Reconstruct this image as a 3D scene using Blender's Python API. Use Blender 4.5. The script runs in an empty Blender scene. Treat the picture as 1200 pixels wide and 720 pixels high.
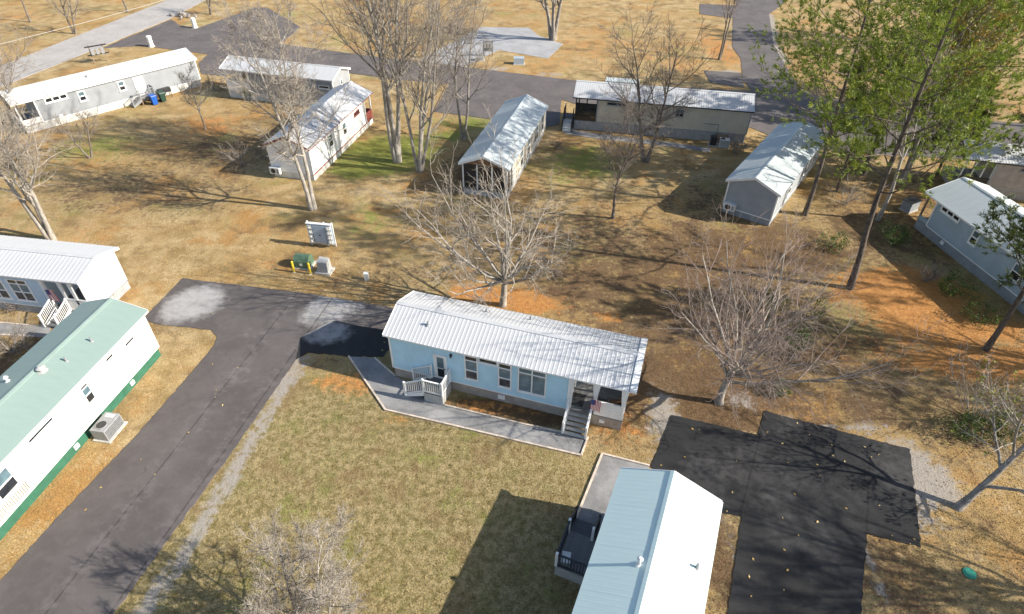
import bpy, bmesh, math, random
import numpy as np
from math import radians, sin, cos, pi
from mathutils import Matrix, Vector

# ------------------------------------------------------------------ camera, sky, sun, exposure
scene = bpy.context.scene
COL = scene.collection
cam = bpy.data.cameras.new("camera")
cam.sensor_width = 36.0
cam.lens = 21.55
cam.clip_end = 6000
cam.clip_start = 0.1
cam_ob = bpy.data.objects.new("camera", cam)
COL.objects.link(cam_ob)
cam_ob.matrix_world = (Matrix.Translation((0, 0, 27.5)) @ Matrix.Rotation(radians(90 - 39.324), 4, 'X')
                       @ Matrix.Rotation(radians(0.7345), 4, 'Z'))
scene.camera = cam_ob

SUN_EL, SUN_AZ = 31.0, -11.0          # azimuth measured from +x
world = bpy.data.worlds.new("World")
scene.world = world
world.use_nodes = True
wn = world.node_tree
wn.nodes.clear()
sky = wn.nodes.new('ShaderNodeTexSky')
sky.sky_type = 'NISHITA'
sky.sun_disc = False
sky.sun_elevation = radians(SUN_EL)
sky.sun_rotation = radians(90 - SUN_AZ)
sky.air_density = 1.0
sky.dust_density = 1.2
bg = wn.nodes.new('ShaderNodeBackground')
bg.inputs['Strength'].default_value = 0.10
wo = wn.nodes.new('ShaderNodeOutputWorld')
wn.links.new(sky.outputs[0], bg.inputs[0])
wn.links.new(bg.outputs[0], wo.inputs[0])

sun = bpy.data.lights.new("sun", 'SUN')
sun.energy = 4.5
sun.angle = radians(0.53)
sun.color = (1.0, 0.93, 0.82)
sun_ob = bpy.data.objects.new("sun", sun)
COL.objects.link(sun_ob)
sd = Vector((cos(radians(SUN_EL)) * cos(radians(SUN_AZ)), cos(radians(SUN_EL)) * sin(radians(SUN_AZ)), sin(radians(SUN_EL))))
sun_ob.rotation_euler = sd.to_track_quat('Z', 'Y').to_euler()

scene.view_settings.view_transform = 'Standard'
scene.view_settings.look = 'None'
scene.view_settings.gamma = 1.0
scene.view_settings.use_curve_mapping = False
scene.view_settings.exposure = 1.0

rng0 = np.random.default_rng(7)

# ------------------------------------------------------------------ object helpers
def link(o, parent=None):
    COL.objects.link(o)
    if parent is not None:
        o.parent = parent
    return o

def thing(name, label, cat, loc=(0, 0, 0), rz=0.0, group=None):
    o = bpy.data.objects.new(name, None)
    o.empty_display_size = 0.3
    o.location = loc
    o.rotation_euler = (0, 0, rz)
    link(o)
    tag(o, label, cat, group)
    return o

def tag(o, label=None, cat=None, group=None, kind=None):
    if label: o['label'] = label
    if cat: o['category'] = cat
    if group: o['group'] = group
    if kind: o['kind'] = kind
    return o

def copy_tree(o, parent=None):
    c = o.copy()
    link(c, parent)
    for ch in o.children:
        copy_tree(ch, c)
    return c

def inst(name, mesh, parent, loc=(0, 0, 0), rot=(0, 0, 0), scale=None):
    o = bpy.data.objects.new(name, mesh)
    o.location = loc
    o.rotation_euler = rot
    if scale: o.scale = scale
    return link(o, parent)

def np_mesh(name, verts, faces_list, mats, mat_idx=None, smooth=False):
    """faces_list: list of int arrays (n,k) with k = 3 or 4"""
    me = bpy.data.meshes.new(name)
    verts = np.asarray(verts, np.float32)
    me.vertices.add(len(verts))
    me.vertices.foreach_set('co', verts.ravel())
    loops = np.concatenate([f.ravel() for f in faces_list]).astype(np.int32)
    tot = np.concatenate([np.full(len(f), f.shape[1], np.int32) for f in faces_list])
    start = np.concatenate([[0], np.cumsum(tot)[:-1]]).astype(np.int32)
    me.loops.add(len(loops))
    me.loops.foreach_set('vertex_index', loops)
    me.polygons.add(len(tot))
    me.polygons.foreach_set('loop_start', start)
    me.polygons.foreach_set('loop_total', tot)
    if mat_idx is not None:
        me.polygons.foreach_set('material_index', np.asarray(mat_idx, np.int32))
    me.polygons.foreach_set('use_smooth', np.full(len(tot), smooth, bool))
    for m in (mats if isinstance(mats, (list, tuple)) else [mats]):
        me.materials.append(m)
    me.update(calc_edges=True)
    return me

class MB:
    def __init__(s):
        s.v = []; s.f = []; s.m = []; s.cur = 0
    def add(s, vs, fs, M=None):
        b = len(s.v)
        for p in vs:
            p = Vector(p)
            if M is not None: p = M @ p
            s.v.append(tuple(p))
        for f in fs:
            s.f.append([b + i for i in f]); s.m.append(s.cur)
        return s
    def box(s, x0, x1, y0, y1, z0, z1, M=None):
        return s.add([(x0, y0, z0), (x1, y0, z0), (x1, y1, z0), (x0, y1, z0), (x0, y0, z1), (x1, y0, z1), (x1, y1, z1), (x0, y1, z1)],
                     [(0, 3, 2, 1), (4, 5, 6, 7), (0, 1, 5, 4), (1, 2, 6, 5), (2, 3, 7, 6), (3, 0, 4, 7)], M)
    def quad(s, a, b, c, d, M=None):
        return s.add([a, b, c, d], [(0, 1, 2, 3)], M)
    def bar(s, a, b, w, h=None, up=(0, 0, 1)):
        a = Vector(a); b = Vector(b); h = h or w
        d = (b - a).normalized(); u = Vector(up)
        if abs(d.dot(u)) > .98: u = Vector((1, 0, 0))
        x = d.cross(u).normalized() * (w / 2); z = x.cross(d).normalized() * (h / 2)
        vs = [a - x - z, a + x - z, a + x + z, a - x + z, b - x - z, b + x - z, b + x + z, b - x + z]
        return s.add(vs, [(0, 1, 2, 3), (7, 6, 5, 4), (0, 4, 5, 1), (1, 5, 6, 2), (2, 6, 7, 3), (3, 7, 4, 0)])
    def cyl(s, x, y, z0, z1, r0, r1=None, n=12, M=None):
        r1 = r0 if r1 is None else r1
        vs = [(x + r0 * cos(2 * pi * i / n), y + r0 * sin(2 * pi * i / n), z0) for i in range(n)]
        vs += [(x + r1 * cos(2 * pi * i / n), y + r1 * sin(2 * pi * i / n), z1) for i in range(n)]
        fs = [(i, (i + 1) % n, n + (i + 1) % n, n + i) for i in range(n)]
        fs += [tuple(range(n, 2 * n)), tuple(reversed(range(n)))]
        return s.add(vs, fs, M)
    def prism(s, poly, z0, z1):
        a = sum(poly[i][0] * poly[(i + 1) % len(poly)][1] - poly[(i + 1) % len(poly)][0] * poly[i][1] for i in range(len(poly)))
        if a < 0: poly = poly[::-1]
        n = len(poly)
        vs = [(p[0], p[1], z0) for p in poly] + [(p[0], p[1], z1) for p in poly]
        fs = [(i, (i + 1) % n, n + (i + 1) % n, n + i) for i in range(n)] + [tuple(range(n, 2 * n)), tuple(reversed(range(n)))]
        return s.add(vs, fs)
    def prism_x(s, poly, x0, x1):
        n = len(poly)
        vs = [(x0, p[0], p[1]) for p in poly] + [(x1, p[0], p[1]) for p in poly]
        fs = [(i, (i + 1) % n, n + (i + 1) % n, n + i) for i in range(n)] + [tuple(range(n, 2 * n)), tuple(reversed(range(n)))]
        return s.add(vs, fs)
    def mesh(s, name, mats, smooth=False, fix=True):
        me = bpy.data.meshes.new(name)
        me.from_pydata(s.v, [], s.f)
        for m in (mats if isinstance(mats, (list, tuple)) else [mats]): me.materials.append(m)
        for i, p in enumerate(me.polygons):
            p.material_index = s.m[i]; p.use_smooth = smooth
        if fix:
            bm = bmesh.new(); bm.from_mesh(me)
            bmesh.ops.recalc_face_normals(bm, faces=bm.faces)
            bm.to_mesh(me); bm.free()
        me.update()
        return me
    def build(s, name, mats, parent=None, loc=(0, 0, 0), rot=(0, 0, 0), smooth=False, fix=True):
        return inst(name, s.mesh(name, mats, smooth, fix), parent, loc, rot)

# ------------------------------------------------------------------ materials
class NT:
    def __init__(s, mat):
        s.t = mat.node_tree
    def n(s, typ, **kw):
        nd = s.t.nodes.new(typ)
        for k, v in kw.items():
            if k.startswith('i_'):
                key = k[2:]
                key = int(key) if key.isdigit() else key.replace('_', ' ')
                nd.inputs[key].default_value = v
            else: setattr(nd, k, v)
        return nd
    def l(s, a, b): s.t.links.new(a, b)
    def mix(s, fac, a, b, blend='MIX'):
        m = s.n('ShaderNodeMix', data_type='RGBA', blend_type=blend)
        for sock, val in ((m.inputs[0], fac), (m.inputs[6], a), (m.inputs[7], b)):
            if hasattr(val, 'links'): s.l(val, sock)
            elif isinstance(val, (int, float)): sock.default_value = val
            else: sock.default_value = (*val, 1) if len(val) == 3 else val
        return m.outputs[2]
    def noise(s, vec, scale, detail=4, rough=.6, dist=0):
        nd = s.n('ShaderNodeTexNoise', i_Scale=scale, i_Detail=detail, i_Roughness=rough, i_Distortion=dist)
        if vec is not None: s.l(vec, nd.inputs['Vector'])
        return nd.outputs[0]
    def ramp(s, fac, a, b, ca=0, cb=1):
        m = s.n('ShaderNodeMapRange', interpolation_type='SMOOTHSTEP')
        m.inputs[1].default_value = a; m.inputs[2].default_value = b
        m.inputs[3].default_value = ca; m.inputs[4].default_value = cb
        s.l(fac, m.inputs[0])
        return m.outputs[0]
    def math(s, op, a, b=None):
        m = s.n('ShaderNodeMath', operation=op)
        for i, v in enumerate((a, b)):
            if v is None: continue
            if hasattr(v, 'links'): s.l(v, m.inputs[i])
            else: m.inputs[i].default_value = v
        return m.outputs[0]

def new_mat(name):
    m = bpy.data.materials.new(name)
    m.use_nodes = True
    nt = NT(m)
    b = m.node_tree.nodes['Principled BSDF']
    return m, nt, b

def simple(name, col, rough=.6, var=.12, scale=3.0, metal=0.0, bump=0.0, bscale=40, dirt=None, coord='Object', spec=.5, stretch=None):
    """one base colour with cloudy variation, fine grain and optional dirt patches"""
    m, nt, b = new_mat(name)
    tc = nt.n('ShaderNodeTexCoord')
    vec = tc.outputs[coord]
    if stretch:
        mp = nt.n('ShaderNodeMapping'); mp.inputs['Scale'].default_value = stretch
        nt.l(vec, mp.inputs[0]); vec = mp.outputs[0]
    n1 = nt.noise(vec, scale, 5, .62)
    dark = tuple(c * (1 - var * 1.6) for c in col); lite = tuple(min(.92, c * (1 + var)) for c in col)
    c = nt.mix(nt.ramp(n1, .3, .7), dark, lite)
    if dirt:
        n2 = nt.noise(tc.outputs[coord], dirt[1], 6, .7)
        c = nt.mix(nt.ramp(n2, dirt[2], dirt[2] + .16, 0, dirt[3]), c, dirt[0])
    nt.l(c, b.inputs['Base Color'])
    b.inputs['Roughness'].default_value = rough
    b.inputs['Metallic'].default_value = metal
    b.inputs['Specular IOR Level'].default_value = spec
    if bump:
        bp = nt.n('ShaderNodeBump', i_Strength=bump, i_Distance=.02)
        nt.l(nt.noise(tc.outputs[coord], bscale, 3), bp.inputs['Height']); nt.l(bp.outputs[0], b.inputs['Normal'])
    return m

M = {}
M['white'] = simple('white_paint', (.78, .78, .76), .45, .05, 1.5, dirt=((.5, .47, .4), 1.7, .62, .35))
M['white_roof'] = simple('white_roof_metal', (.50, .51, .52), .5, .05, .8, dirt=((.34, .34, .33), .9, .56, .5), stretch=(1, .25, 1))
M['silver_roof'] = simple('silver_roof_metal', (.52, .53, .54), .5, .1, .6, metal=.0, dirt=((.38, .39, .39), .8, .58, .5), stretch=(1, .3, 1))
M['blue_roof'] = simple('pale_blue_roof_metal', (.47, .52, .53), .5, .1, .6, metal=.0, dirt=((.34, .39, .41), .8, .58, .5), stretch=(1, .3, 1))
M['teal_roof'] = simple('pale_teal_roof_metal', (.57, .70, .67), .6, .04, .7, metal=0, dirt=((.44, .57, .52), .7, .6, .4), stretch=(1, .3, 1))
M['green_roof'] = simple('sage_green_roof_metal', (.235, .315, .285), .55, .06, .7, metal=0, dirt=((.22, .30, .265), .7, .58, .4), stretch=(1, .3, 1))
M['blue_wall'] = simple('sky_blue_siding', (.45, .68, .80), .55, .05, 1.2, dirt=((.33, .52, .64), 1.1, .6, .4))
M['gray_wall'] = simple('gray_siding', (.27, .285, .30), .6, .05, 1.1)
M['dark_gray_wall'] = simple('slate_gray_siding', (.30, .32, .34), .6, .06, 1.1)
M['steel_blue_wall'] = simple('steel_blue_siding', (.33, .41, .46), .6, .07, 1.1)
M['pale_blue_wall'] = simple('pale_blue_gray_siding', (.48, .59, .69), .6, .05, 1.1)
M['tan_wall'] = simple('tan_siding', (.56, .51, .41), .65, .06, 1.0, dirt=((.46, .40, .32), 1.0, .6, .5))
M['cream_wall'] = simple('cream_siding', (.62, .58, .48), .6, .06, 1.0)
M['red_trim'] = simple('rust_red_trim', (.25, .06, .045), .6, .15, 3)
M['skirt_gray'] = simple('gray_skirting', (.38, .38, .38), .6, .1, 2, dirt=((.22, .19, .15), 1.5, .55, .6))
M['skirt_tan'] = simple('taupe_skirting', (.36, .32, .28), .75, .1, 2, bump=.4, bscale=18, dirt=((.18, .14, .10), 1.5, .55, .6))
M['skirt_white'] = simple('white_skirting', (.62, .61, .57), .6, .1, 1.5, dirt=((.4, .36, .28), 1.6, .52, .7))
M['skirt_green'] = simple('green_skirting', (.035, .135, .085), .5, .1, 2)
M['skirt_slate'] = simple('slate_skirting', (.27, .29, .31), .6, .1, 2)
M['pvc'] = simple('gray_pipe', (.27, .28, .29), .5, .1, 6)
M['dark_metal'] = simple('black_metal', (.03, .032, .036), .45, .2, 5)
M['deck'] = simple('gray_deck_boards', (.17, .17, .17), .7, .2, 4, stretch=(.3, 4, 1))
M['dark_deck'] = simple('charcoal_deck_boards', (.10, .105, .11), .7, .2, 4, stretch=(4, .3, 1))
M['wood'] = simple('weathered_wood', (.26, .19, .13), .8, .2, 4, bump=.3)
M['timber'] = simple('landscape_timber', (.58, .49, .40), .8, .15, 5, bump=.3, dirt=((.35, .27, .19), 2, .58, .5))
M['ac'] = simple('gray_cabinet_paint', (.42, .42, .40), .5, .08, 3)
M['ac_white'] = simple('white_cabinet_paint', (.68, .68, .66), .45, .06, 3)
M['box_blue'] = simple('pale_blue_gray_cabinet', (.36, .43, .50), .45, .08, 3)
M['green_box'] = simple('dark_green_cabinet', (.09, .16, .10), .5, .12, 3)
M['yellow'] = simple('yellow_bollard_paint', (.72, .52, .03), .5, .1, 5)
M['bin_blue'] = simple('blue_bin_plastic', (.015, .10, .42), .4, .1, 4)
M['bin_green'] = simple('dark_green_bin_plastic', (.02, .055, .04), .45, .1, 4)
M['concrete'] = simple('pale_concrete', (.48, .46, .42), .85, .12, 2, bump=.2)
M['stone'] = simple('boulder_stone', (.27, .25, .23), .9, .25, 3, bump=.5, bscale=8)
M['black'] = simple('black_rubber', (.02, .02, .022), .8, .1, 5)
M['brown_chair'] = simple('brown_wicker', (.22, .12, .06), .7, .2, 9)
M['flag_red'] = simple('flag_red', (.42, .03, .05), .8, .1, 9)
M['flag_white'] = simple('flag_white', (.72, .70, .68), .8, .05, 9)
M['flag_blue'] = simple('flag_blue', (.03, .05, .18), .8, .1, 9)
M['red_cloth'] = simple('red_cushion', (.35, .04, .04), .8, .1, 9)
M['teal_lid'] = simple('green_plastic_lid', (.02, .26, .17), .5, .1, 9)

def glass(name, col, rough=.06):
    m, nt, b = new_mat(name)
    tc = nt.n('ShaderNodeTexCoord')
    c = nt.mix(nt.ramp(nt.noise(tc.outputs['Object'], 1.3, 2), .3, .7), tuple(x * .7 for x in col), tuple(x * 1.3 for x in col))
    nt.l(c, b.inputs['Base Color'])
    b.inputs['Roughness'].default_value = rough
    b.inputs['Specular IOR Level'].default_value = .8
    return m
M['glass_dark'] = glass('dark_window_glass', (.02, .024, .03))
M['glass_blind'] = glass('window_glass_over_blind', (.10, .16, .19))

# ground: straw grass, green grass, red clay, leaf litter (with some painted tree shade) and gravel mixed by painted masks
def ground_nodes(name, tuft=False):
    m, nt, b = new_mat(name)
    geo = nt.n('ShaderNodeNewGeometry')
    pos = geo.outputs['Position']
    at = nt.n('ShaderNodeAttribute', attribute_name='cover')
    sep = nt.n('ShaderNodeSeparateColor'); nt.l(at.outputs['Color'], sep.inputs[0])
    gm, cm, lm = sep.outputs[0], sep.outputs[1], sep.outputs[2]
    vm = at.outputs['Alpha']
    at2 = nt.n('ShaderNodeAttribute', attribute_name='lawn')
    n_big = nt.noise(pos, .09, 5, .6)
    n_mid = nt.noise(pos, .55, 6, .65)
    n_sm = nt.noise(pos, 2.6, 6, .7)
    n_fine = nt.noise(pos, 11.0, 5, .75)
    straw = nt.mix(nt.ramp(n_mid, .35, .65), (.32, .225, .10), (.52, .395, .21))
    straw = nt.mix(nt.ramp(n_big, .42, .62, 0, .6), straw, (.42, .27, .105))
    n_p1 = nt.noise(pos, .19, 7, .68); n_p2 = nt.noise(pos, .33, 7, .7, .4); n_p3 = nt.noise(pos, .14, 6, .66)
    straw = nt.mix(nt.ramp(n_p1, .50, .64, 0, .75), straw, (.43, .235, .08))
    straw = nt.mix(nt.ramp(n_p2, .50, .66, 0, .75), straw, (.215, .145, .075))
    straw = nt.mix(nt.ramp(n_p3, .54, .68, 0, .55), straw, (.27, .265, .09))
    straw = nt.mix(nt.math('MULTIPLY', nt.ramp(n_p2, .36, .5, .8, 0), nt.ramp(n_sm, .45, .6)), straw, (.56, .43, .25))
    lawn = nt.mix(nt.ramp(n_sm, .35, .65), (.205, .165, .066), (.42, .335, .175))
    lawn = nt.mix(nt.ramp(n_mid, .5, .68, 0, .5), lawn, (.20, .215, .06))
    lawn = nt.mix(nt.ramp(n_p2, .50, .64, 0, .65), lawn, (.25, .17, .085))
    col = nt.mix(nt.ramp(nt.math('ADD', at2.outputs['Fac'], nt.math('MULTIPLY', nt.math('SUBTRACT', n_sm, .5), .9)), .25, .75), straw, lawn)
    green = nt.mix(nt.ramp(n_sm, .3, .7), (.14, .185, .028), (.25, .28, .06))
    def layered(mask, amt=1.1, lo=.35, hi=.65):
        a = nt.math('ADD', nt.math('MULTIPLY', nt.math('SUBTRACT', n_mid, .5), amt), nt.math('MULTIPLY', nt.math('SUBTRACT', n_sm, .5), amt))
        gate = nt.ramp(mask, 0, .12)
        return nt.math('MULTIPLY', nt.ramp(nt.math('ADD', mask, a), lo, hi), gate)
    col = nt.mix(nt.math('MULTIPLY', layered(gm), .85), col, green)
    clay = nt.mix(nt.ramp(n_sm, .3, .7), (.40, .165, .045), (.60, .30, .10))
    litter = nt.mix(nt.ramp(n_sm, .3, .7), (.085, .052, .032), (.175, .108, .06))
    litter = nt.mix(nt.ramp(n_fine, .52, .68, 0, .55), litter, (.30, .185, .10))
    col = nt.mix(nt.math('MULTIPLY', layered(lm), .9), col, litter)
    col = nt.mix(nt.math('MULTIPLY', layered(cm), .9), col, clay)
    grav = nt.mix(nt.ramp(n_fine, .35, .65), (.27, .245, .215), (.50, .46, .41))
    col = nt.mix(nt.math('MULTIPLY', layered(vm, 1.0), .92), col, grav)
    # fine straw / thatch grain
    col = nt.mix(nt.ramp(n_fine, .36, .64, 0, .62), col, nt.mix(1.0, col, (.42, .41, .40), 'MULTIPLY'))
    col = nt.mix(nt.ramp(nt.noise(pos, 24, 3, .7), .52, .66, 0, .5), col, nt.mix(1.0, col, (1.7, 1.6, 1.5), 'MULTIPLY'))
    if tuft:
        rnd = nt.n('ShaderNodeAttribute', attribute_name='shade')
        col = nt.mix(1.0, col, nt.mix(rnd.outputs['Fac'], (.65, .66, .6), (1.30, 1.26, 1.18)), 'MULTIPLY')
    nt.l(col, b.inputs['Base Color'])
    b.inputs['Roughness'].default_value = .95
    b.inputs['Specular IOR Level'].default_value = .15
    if not tuft:
        bp = nt.n('ShaderNodeBump', i_Strength=.9, i_Distance=.10)
        hsum = nt.math('ADD', nt.math('MULTIPLY', n_fine, .6), nt.math('MULTIPLY', n_sm, .8))
        nt.l(hsum, bp.inputs['Height']); nt.l(bp.outputs[0], b.inputs['Normal'])
    return m
M['ground'] = ground_nodes('winter_grass_ground')
M['tuft'] = ground_nodes('winter_grass_tufts', True)

def asphalt(name, lo, hi, dust=None, spots=(), seams=()):
    m, nt, b = new_mat(name)
    geo = nt.n('ShaderNodeNewGeometry'); pos = geo.outputs['Position']
    n1 = nt.noise(pos, .35, 6, .65)
    n2 = nt.noise(pos, 1.6, 6, .7)
    n3 = nt.noise(pos, 60, 2, .6)
    c = nt.mix(nt.ramp(n1, .35, .65), lo, hi)
    c = nt.mix(nt.ramp(n2, .45, .7, 0, .35), c, tuple(x * 1.35 for x in hi))
    c = nt.mix(nt.ramp(n3, .4, .7, 0, .5), c, tuple(min(1, x * 1.8) for x in hi))
    if dust:
        acc = None
        for (dx, dy, dr, da) in spots:
            vm = nt.n('ShaderNodeVectorMath', operation='DISTANCE')
            nt.l(pos, vm.inputs[0]); vm.inputs[1].default_value = (dx, dy, 0)
            k1 = nt.ramp(vm.outputs['Value'], dr * .35, dr, da, 0)
            acc = k1 if acc is None else nt.math('MAXIMUM', acc, k1)
        k = nt.math('ADD', acc, nt.math('ADD', nt.math('MULTIPLY', nt.math('SUBTRACT', n2, .5), 1.2), nt.math('MULTIPLY', nt.math('SUBTRACT', n1, .5), .8)))
        k = nt.math('MULTIPLY', nt.ramp(k, .25, 1.15, 0, .92), nt.ramp(acc, 0, .1))
        c = nt.mix(k, c, dust)
    # joints between paving passes, wandering a little, and streaks of wear along them
    for (ax, ay), (bx, by) in seams:
        L_ = math.hypot(bx - ax, by - ay); nv = (-(by - ay) / L_, (bx - ax) / L_, 0)
        dt = nt.n('ShaderNodeVectorMath', operation='DOT_PRODUCT'); nt.l(pos, dt.inputs[0]); dt.inputs[1].default_value = nv
        off = nt.math('SUBTRACT', dt.outputs['Value'], nv[0] * ax + nv[1] * ay)
        off = nt.math('ADD', off, nt.math('MULTIPLY', nt.math('SUBTRACT', n2, .5), .12))
        ab = nt.math('ABSOLUTE', off)
        c = nt.mix(nt.ramp(ab, .02, .07, .6, 0), c, tuple(x * .45 for x in lo))
        c = nt.mix(nt.math('MULTIPLY', nt.ramp(ab, .1, .9, .5, 0), nt.ramp(n2, .45, .6)), c, tuple(x * 1.5 for x in hi))
    # hairline cracks
    vo = nt.n('ShaderNodeTexVoronoi', feature='DISTANCE_TO_EDGE', i_Scale=.22)
    wv = nt.n('ShaderNodeVectorMath', operation='ADD'); nt.l(pos, wv.inputs[0])
    nzc = nt.n('ShaderNodeTexNoise', i_Scale=.9, i_Detail=5); nt.l(pos, nzc.inputs['Vector']); nt.l(nzc.outputs[1], wv.inputs[1])
    nt.l(wv.outputs[0], vo.inputs['Vector'])
    c = nt.mix(nt.math('MULTIPLY', nt.ramp(vo.outputs[0], .002, .006, .35, 0), nt.ramp(n1, .56, .66)), c, tuple(x * .4 for x in lo))
    nt.l(c, b.inputs['Base Color'])
    b.inputs['Roughness'].default_value = .88
    b.inputs['Specular IOR Level'].default_value = .3
    bp = nt.n('ShaderNodeBump', i_Strength=.35, i_Distance=.015)
    nt.l(nt.noise(pos, 35, 4), bp.inputs['Height']); nt.l(bp.outputs[0], b.inputs['Normal'])
    return m
M['asphalt'] = asphalt('worn_asphalt', (.068, .060, .058), (.098, .087, .084), dust=(.36, .35, .34),
    spots=[(*(-22.49, 33.59), 3.2, 1.0), (*(-23.05, 32.92), 2.6, .9), (*(-12.82, 33.12), 2.6, .95), (*(-11.59, 33.53), 2.2, .7), (*(-13.47, 32.36), 2.0, .8), (*(-16.98, 30.10), 1.6, .3), (*(-16.76, 26.56), 1.2, .32), (*(-17.37, 22.50), 1.2, .25), (*(-10.20, 33.17), 2.0, .35)],
    seams=[((-17.23, 26.40), (-19.85, 13.55)), ((-14.14, 28.12), (-17.15, 13.19))])
M['new_asphalt'] = asphalt('fresh_asphalt', (.010, .010, .011), (.021, .021, .022), dust=(.085, .082, .08),
    spots=[(*(-12.19, 30.96), 1.8, .75), (*(-12.53, 30.44), 1.3, .6), (*(13.25, 19.54), 3.6, .6), (*(20.72, 20.47), 2.6, .6), (*(10.53, 19.50), 2.6, .6), (*(14.46, 16.58), 3.0, .45), (*(14.32, 13.99), 2.6, .3), (*(17.17, 18.05), 2.4, .4), (*(15.79, 23.04), 1.6, .5)],
    seams=[((11.68, 17.48), (14.09, 22.28)), ((17.52, 16.35), (20.33, 22.20))])
M['pad_asphalt'] = asphalt('fresh_pad_asphalt', (.018, .018, .019), (.032, .032, .033), dust=(.30, .30, .30),
    spots=[(*(-12.38, 30.78), 2.2, .95), (*(-12.98, 30.43), 1.6, .85), (*(-11.50, 30.46), 1.4, .7)])
M['far_asphalt'] = asphalt('aged_asphalt', (.078, .068, .066), (.115, .102, .098), seams=[((-3.01, 73.50), (-23.43, 84.30))])
M['road_concrete'] = asphalt('pale_road_concrete', (.27, .25, .235), (.34, .32, .30))
M['gravel'] = asphalt('crushed_stone_path', (.12, .118, .117), (.25, .247, .245))
M['gravel_pale'] = asphalt('pale_crushed_stone', (.22, .22, .225), (.31, .31, .315))

def bark(name, dark, lite, scale=6):
    m, nt, b = new_mat(name)
    tc = nt.n('ShaderNodeTexCoord')
    mp = nt.n('ShaderNodeMapping'); mp.inputs['Scale'].default_value = (1, 1, .3)
    nt.l(tc.outputs['Object'], mp.inputs[0])
    n = nt.noise(mp.outputs[0], scale, 5, .7)
    n2 = nt.noise(tc.outputs['Object'], .8, 3)
    c = nt.mix(nt.ramp(n, .35, .65), dark, lite)
    c = nt.mix(nt.ramp(n2, .5, .75, 0, .5), c, tuple(x * .6 for x in dark))
    nt.l(c, b.inputs['Base Color']); b.inputs['Roughness'].default_value = .9
    b.inputs['Specular IOR Level'].default_value = .2
    bp = nt.n('ShaderNodeBump', i_Strength=.6, i_Distance=.03)
    nt.l(n, bp.inputs['Height']); nt.l(bp.outputs[0], b.inputs['Normal'])
    return m
M['bark_pale'] = bark('pale_gray_bark', (.23, .205, .175), (.42, .385, .335))
M['bark_gray'] = bark('gray_bark', (.17, .15, .13), (.33, .30, .265))
M['bark_brown'] = bark('brown_bark', (.11, .09, .075), (.22, .19, .16))
M['bark_pine'] = bark('pine_bark', (.06, .05, .042), (.17, .14, .115), 9)
M['twig_pale'] = bark('pale_twigs', (.27, .235, .195), (.41, .365, .31), 3)
M['twig_gray'] = bark('gray_twigs', (.22, .19, .16), (.33, .29, .245), 3)
M['twig_brown'] = bark('brown_twigs', (.15, .12, .10), (.26, .22, .19), 3)
M['twig_pink'] = bark('pinkish_twigs', (.21, .165, .14), (.33, .265, .23), 3)

def leafmat(name, a, b_, c_):
    m, nt, b = new_mat(name)
    at = nt.n('ShaderNodeAttribute', attribute_name='shade')
    c = nt.mix(nt.ramp(at.outputs['Fac'], 0, .55), a, b_)
    c = nt.mix(nt.ramp(at.outputs['Fac'], .55, 1), c, c_)
    nt.l(c, b.inputs['Base Color'])
    b.inputs['Roughness'].default_value = .55
    b.inputs['Specular IOR Level'].default_value = .3
    tr = nt.n('ShaderNodeBsdfTranslucent'); nt.l(c, tr.inputs[0])
    mx = nt.n('ShaderNodeMixShader'); mx.inputs[0].default_value = .25
    out = m.node_tree.nodes['Material Output']
    nt.l(b.outputs[0], mx.inputs[1]); nt.l(tr.outputs[0], mx.inputs[2]); nt.l(mx.outputs[0], out.inputs[0])
    return m
M['needles'] = leafmat('pine_needles', (.07, .12, .016), (.20, .26, .032), (.36, .38, .055))
M['needles_dull'] = leafmat('dull_pine_needles', (.045, .075, .02), (.11, .15, .035), (.21, .24, .06))
M['needles_gold'] = leafmat('yellowing_leaves', (.11, .12, .02), (.22, .17, .03), (.36, .21, .03))
M['leaf_green'] = leafmat('evergreen_leaves', (.025, .055, .012), (.06, .11, .02), (.13, .19, .03))
M['leaf_lime'] = leafmat('yellow_green_leaves', (.07, .10, .015), (.16, .18, .025), (.25, .25, .04))
M['leaf_litter'] = leafmat('fallen_leaves', (.10, .06, .032), (.17, .105, .055), (.27, .18, .10))
M['leaf_fallen_yellow'] = leafmat('fallen_yellow_leaves', (.45, .30, .09), (.60, .42, .15), (.68, .55, .28))

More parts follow.
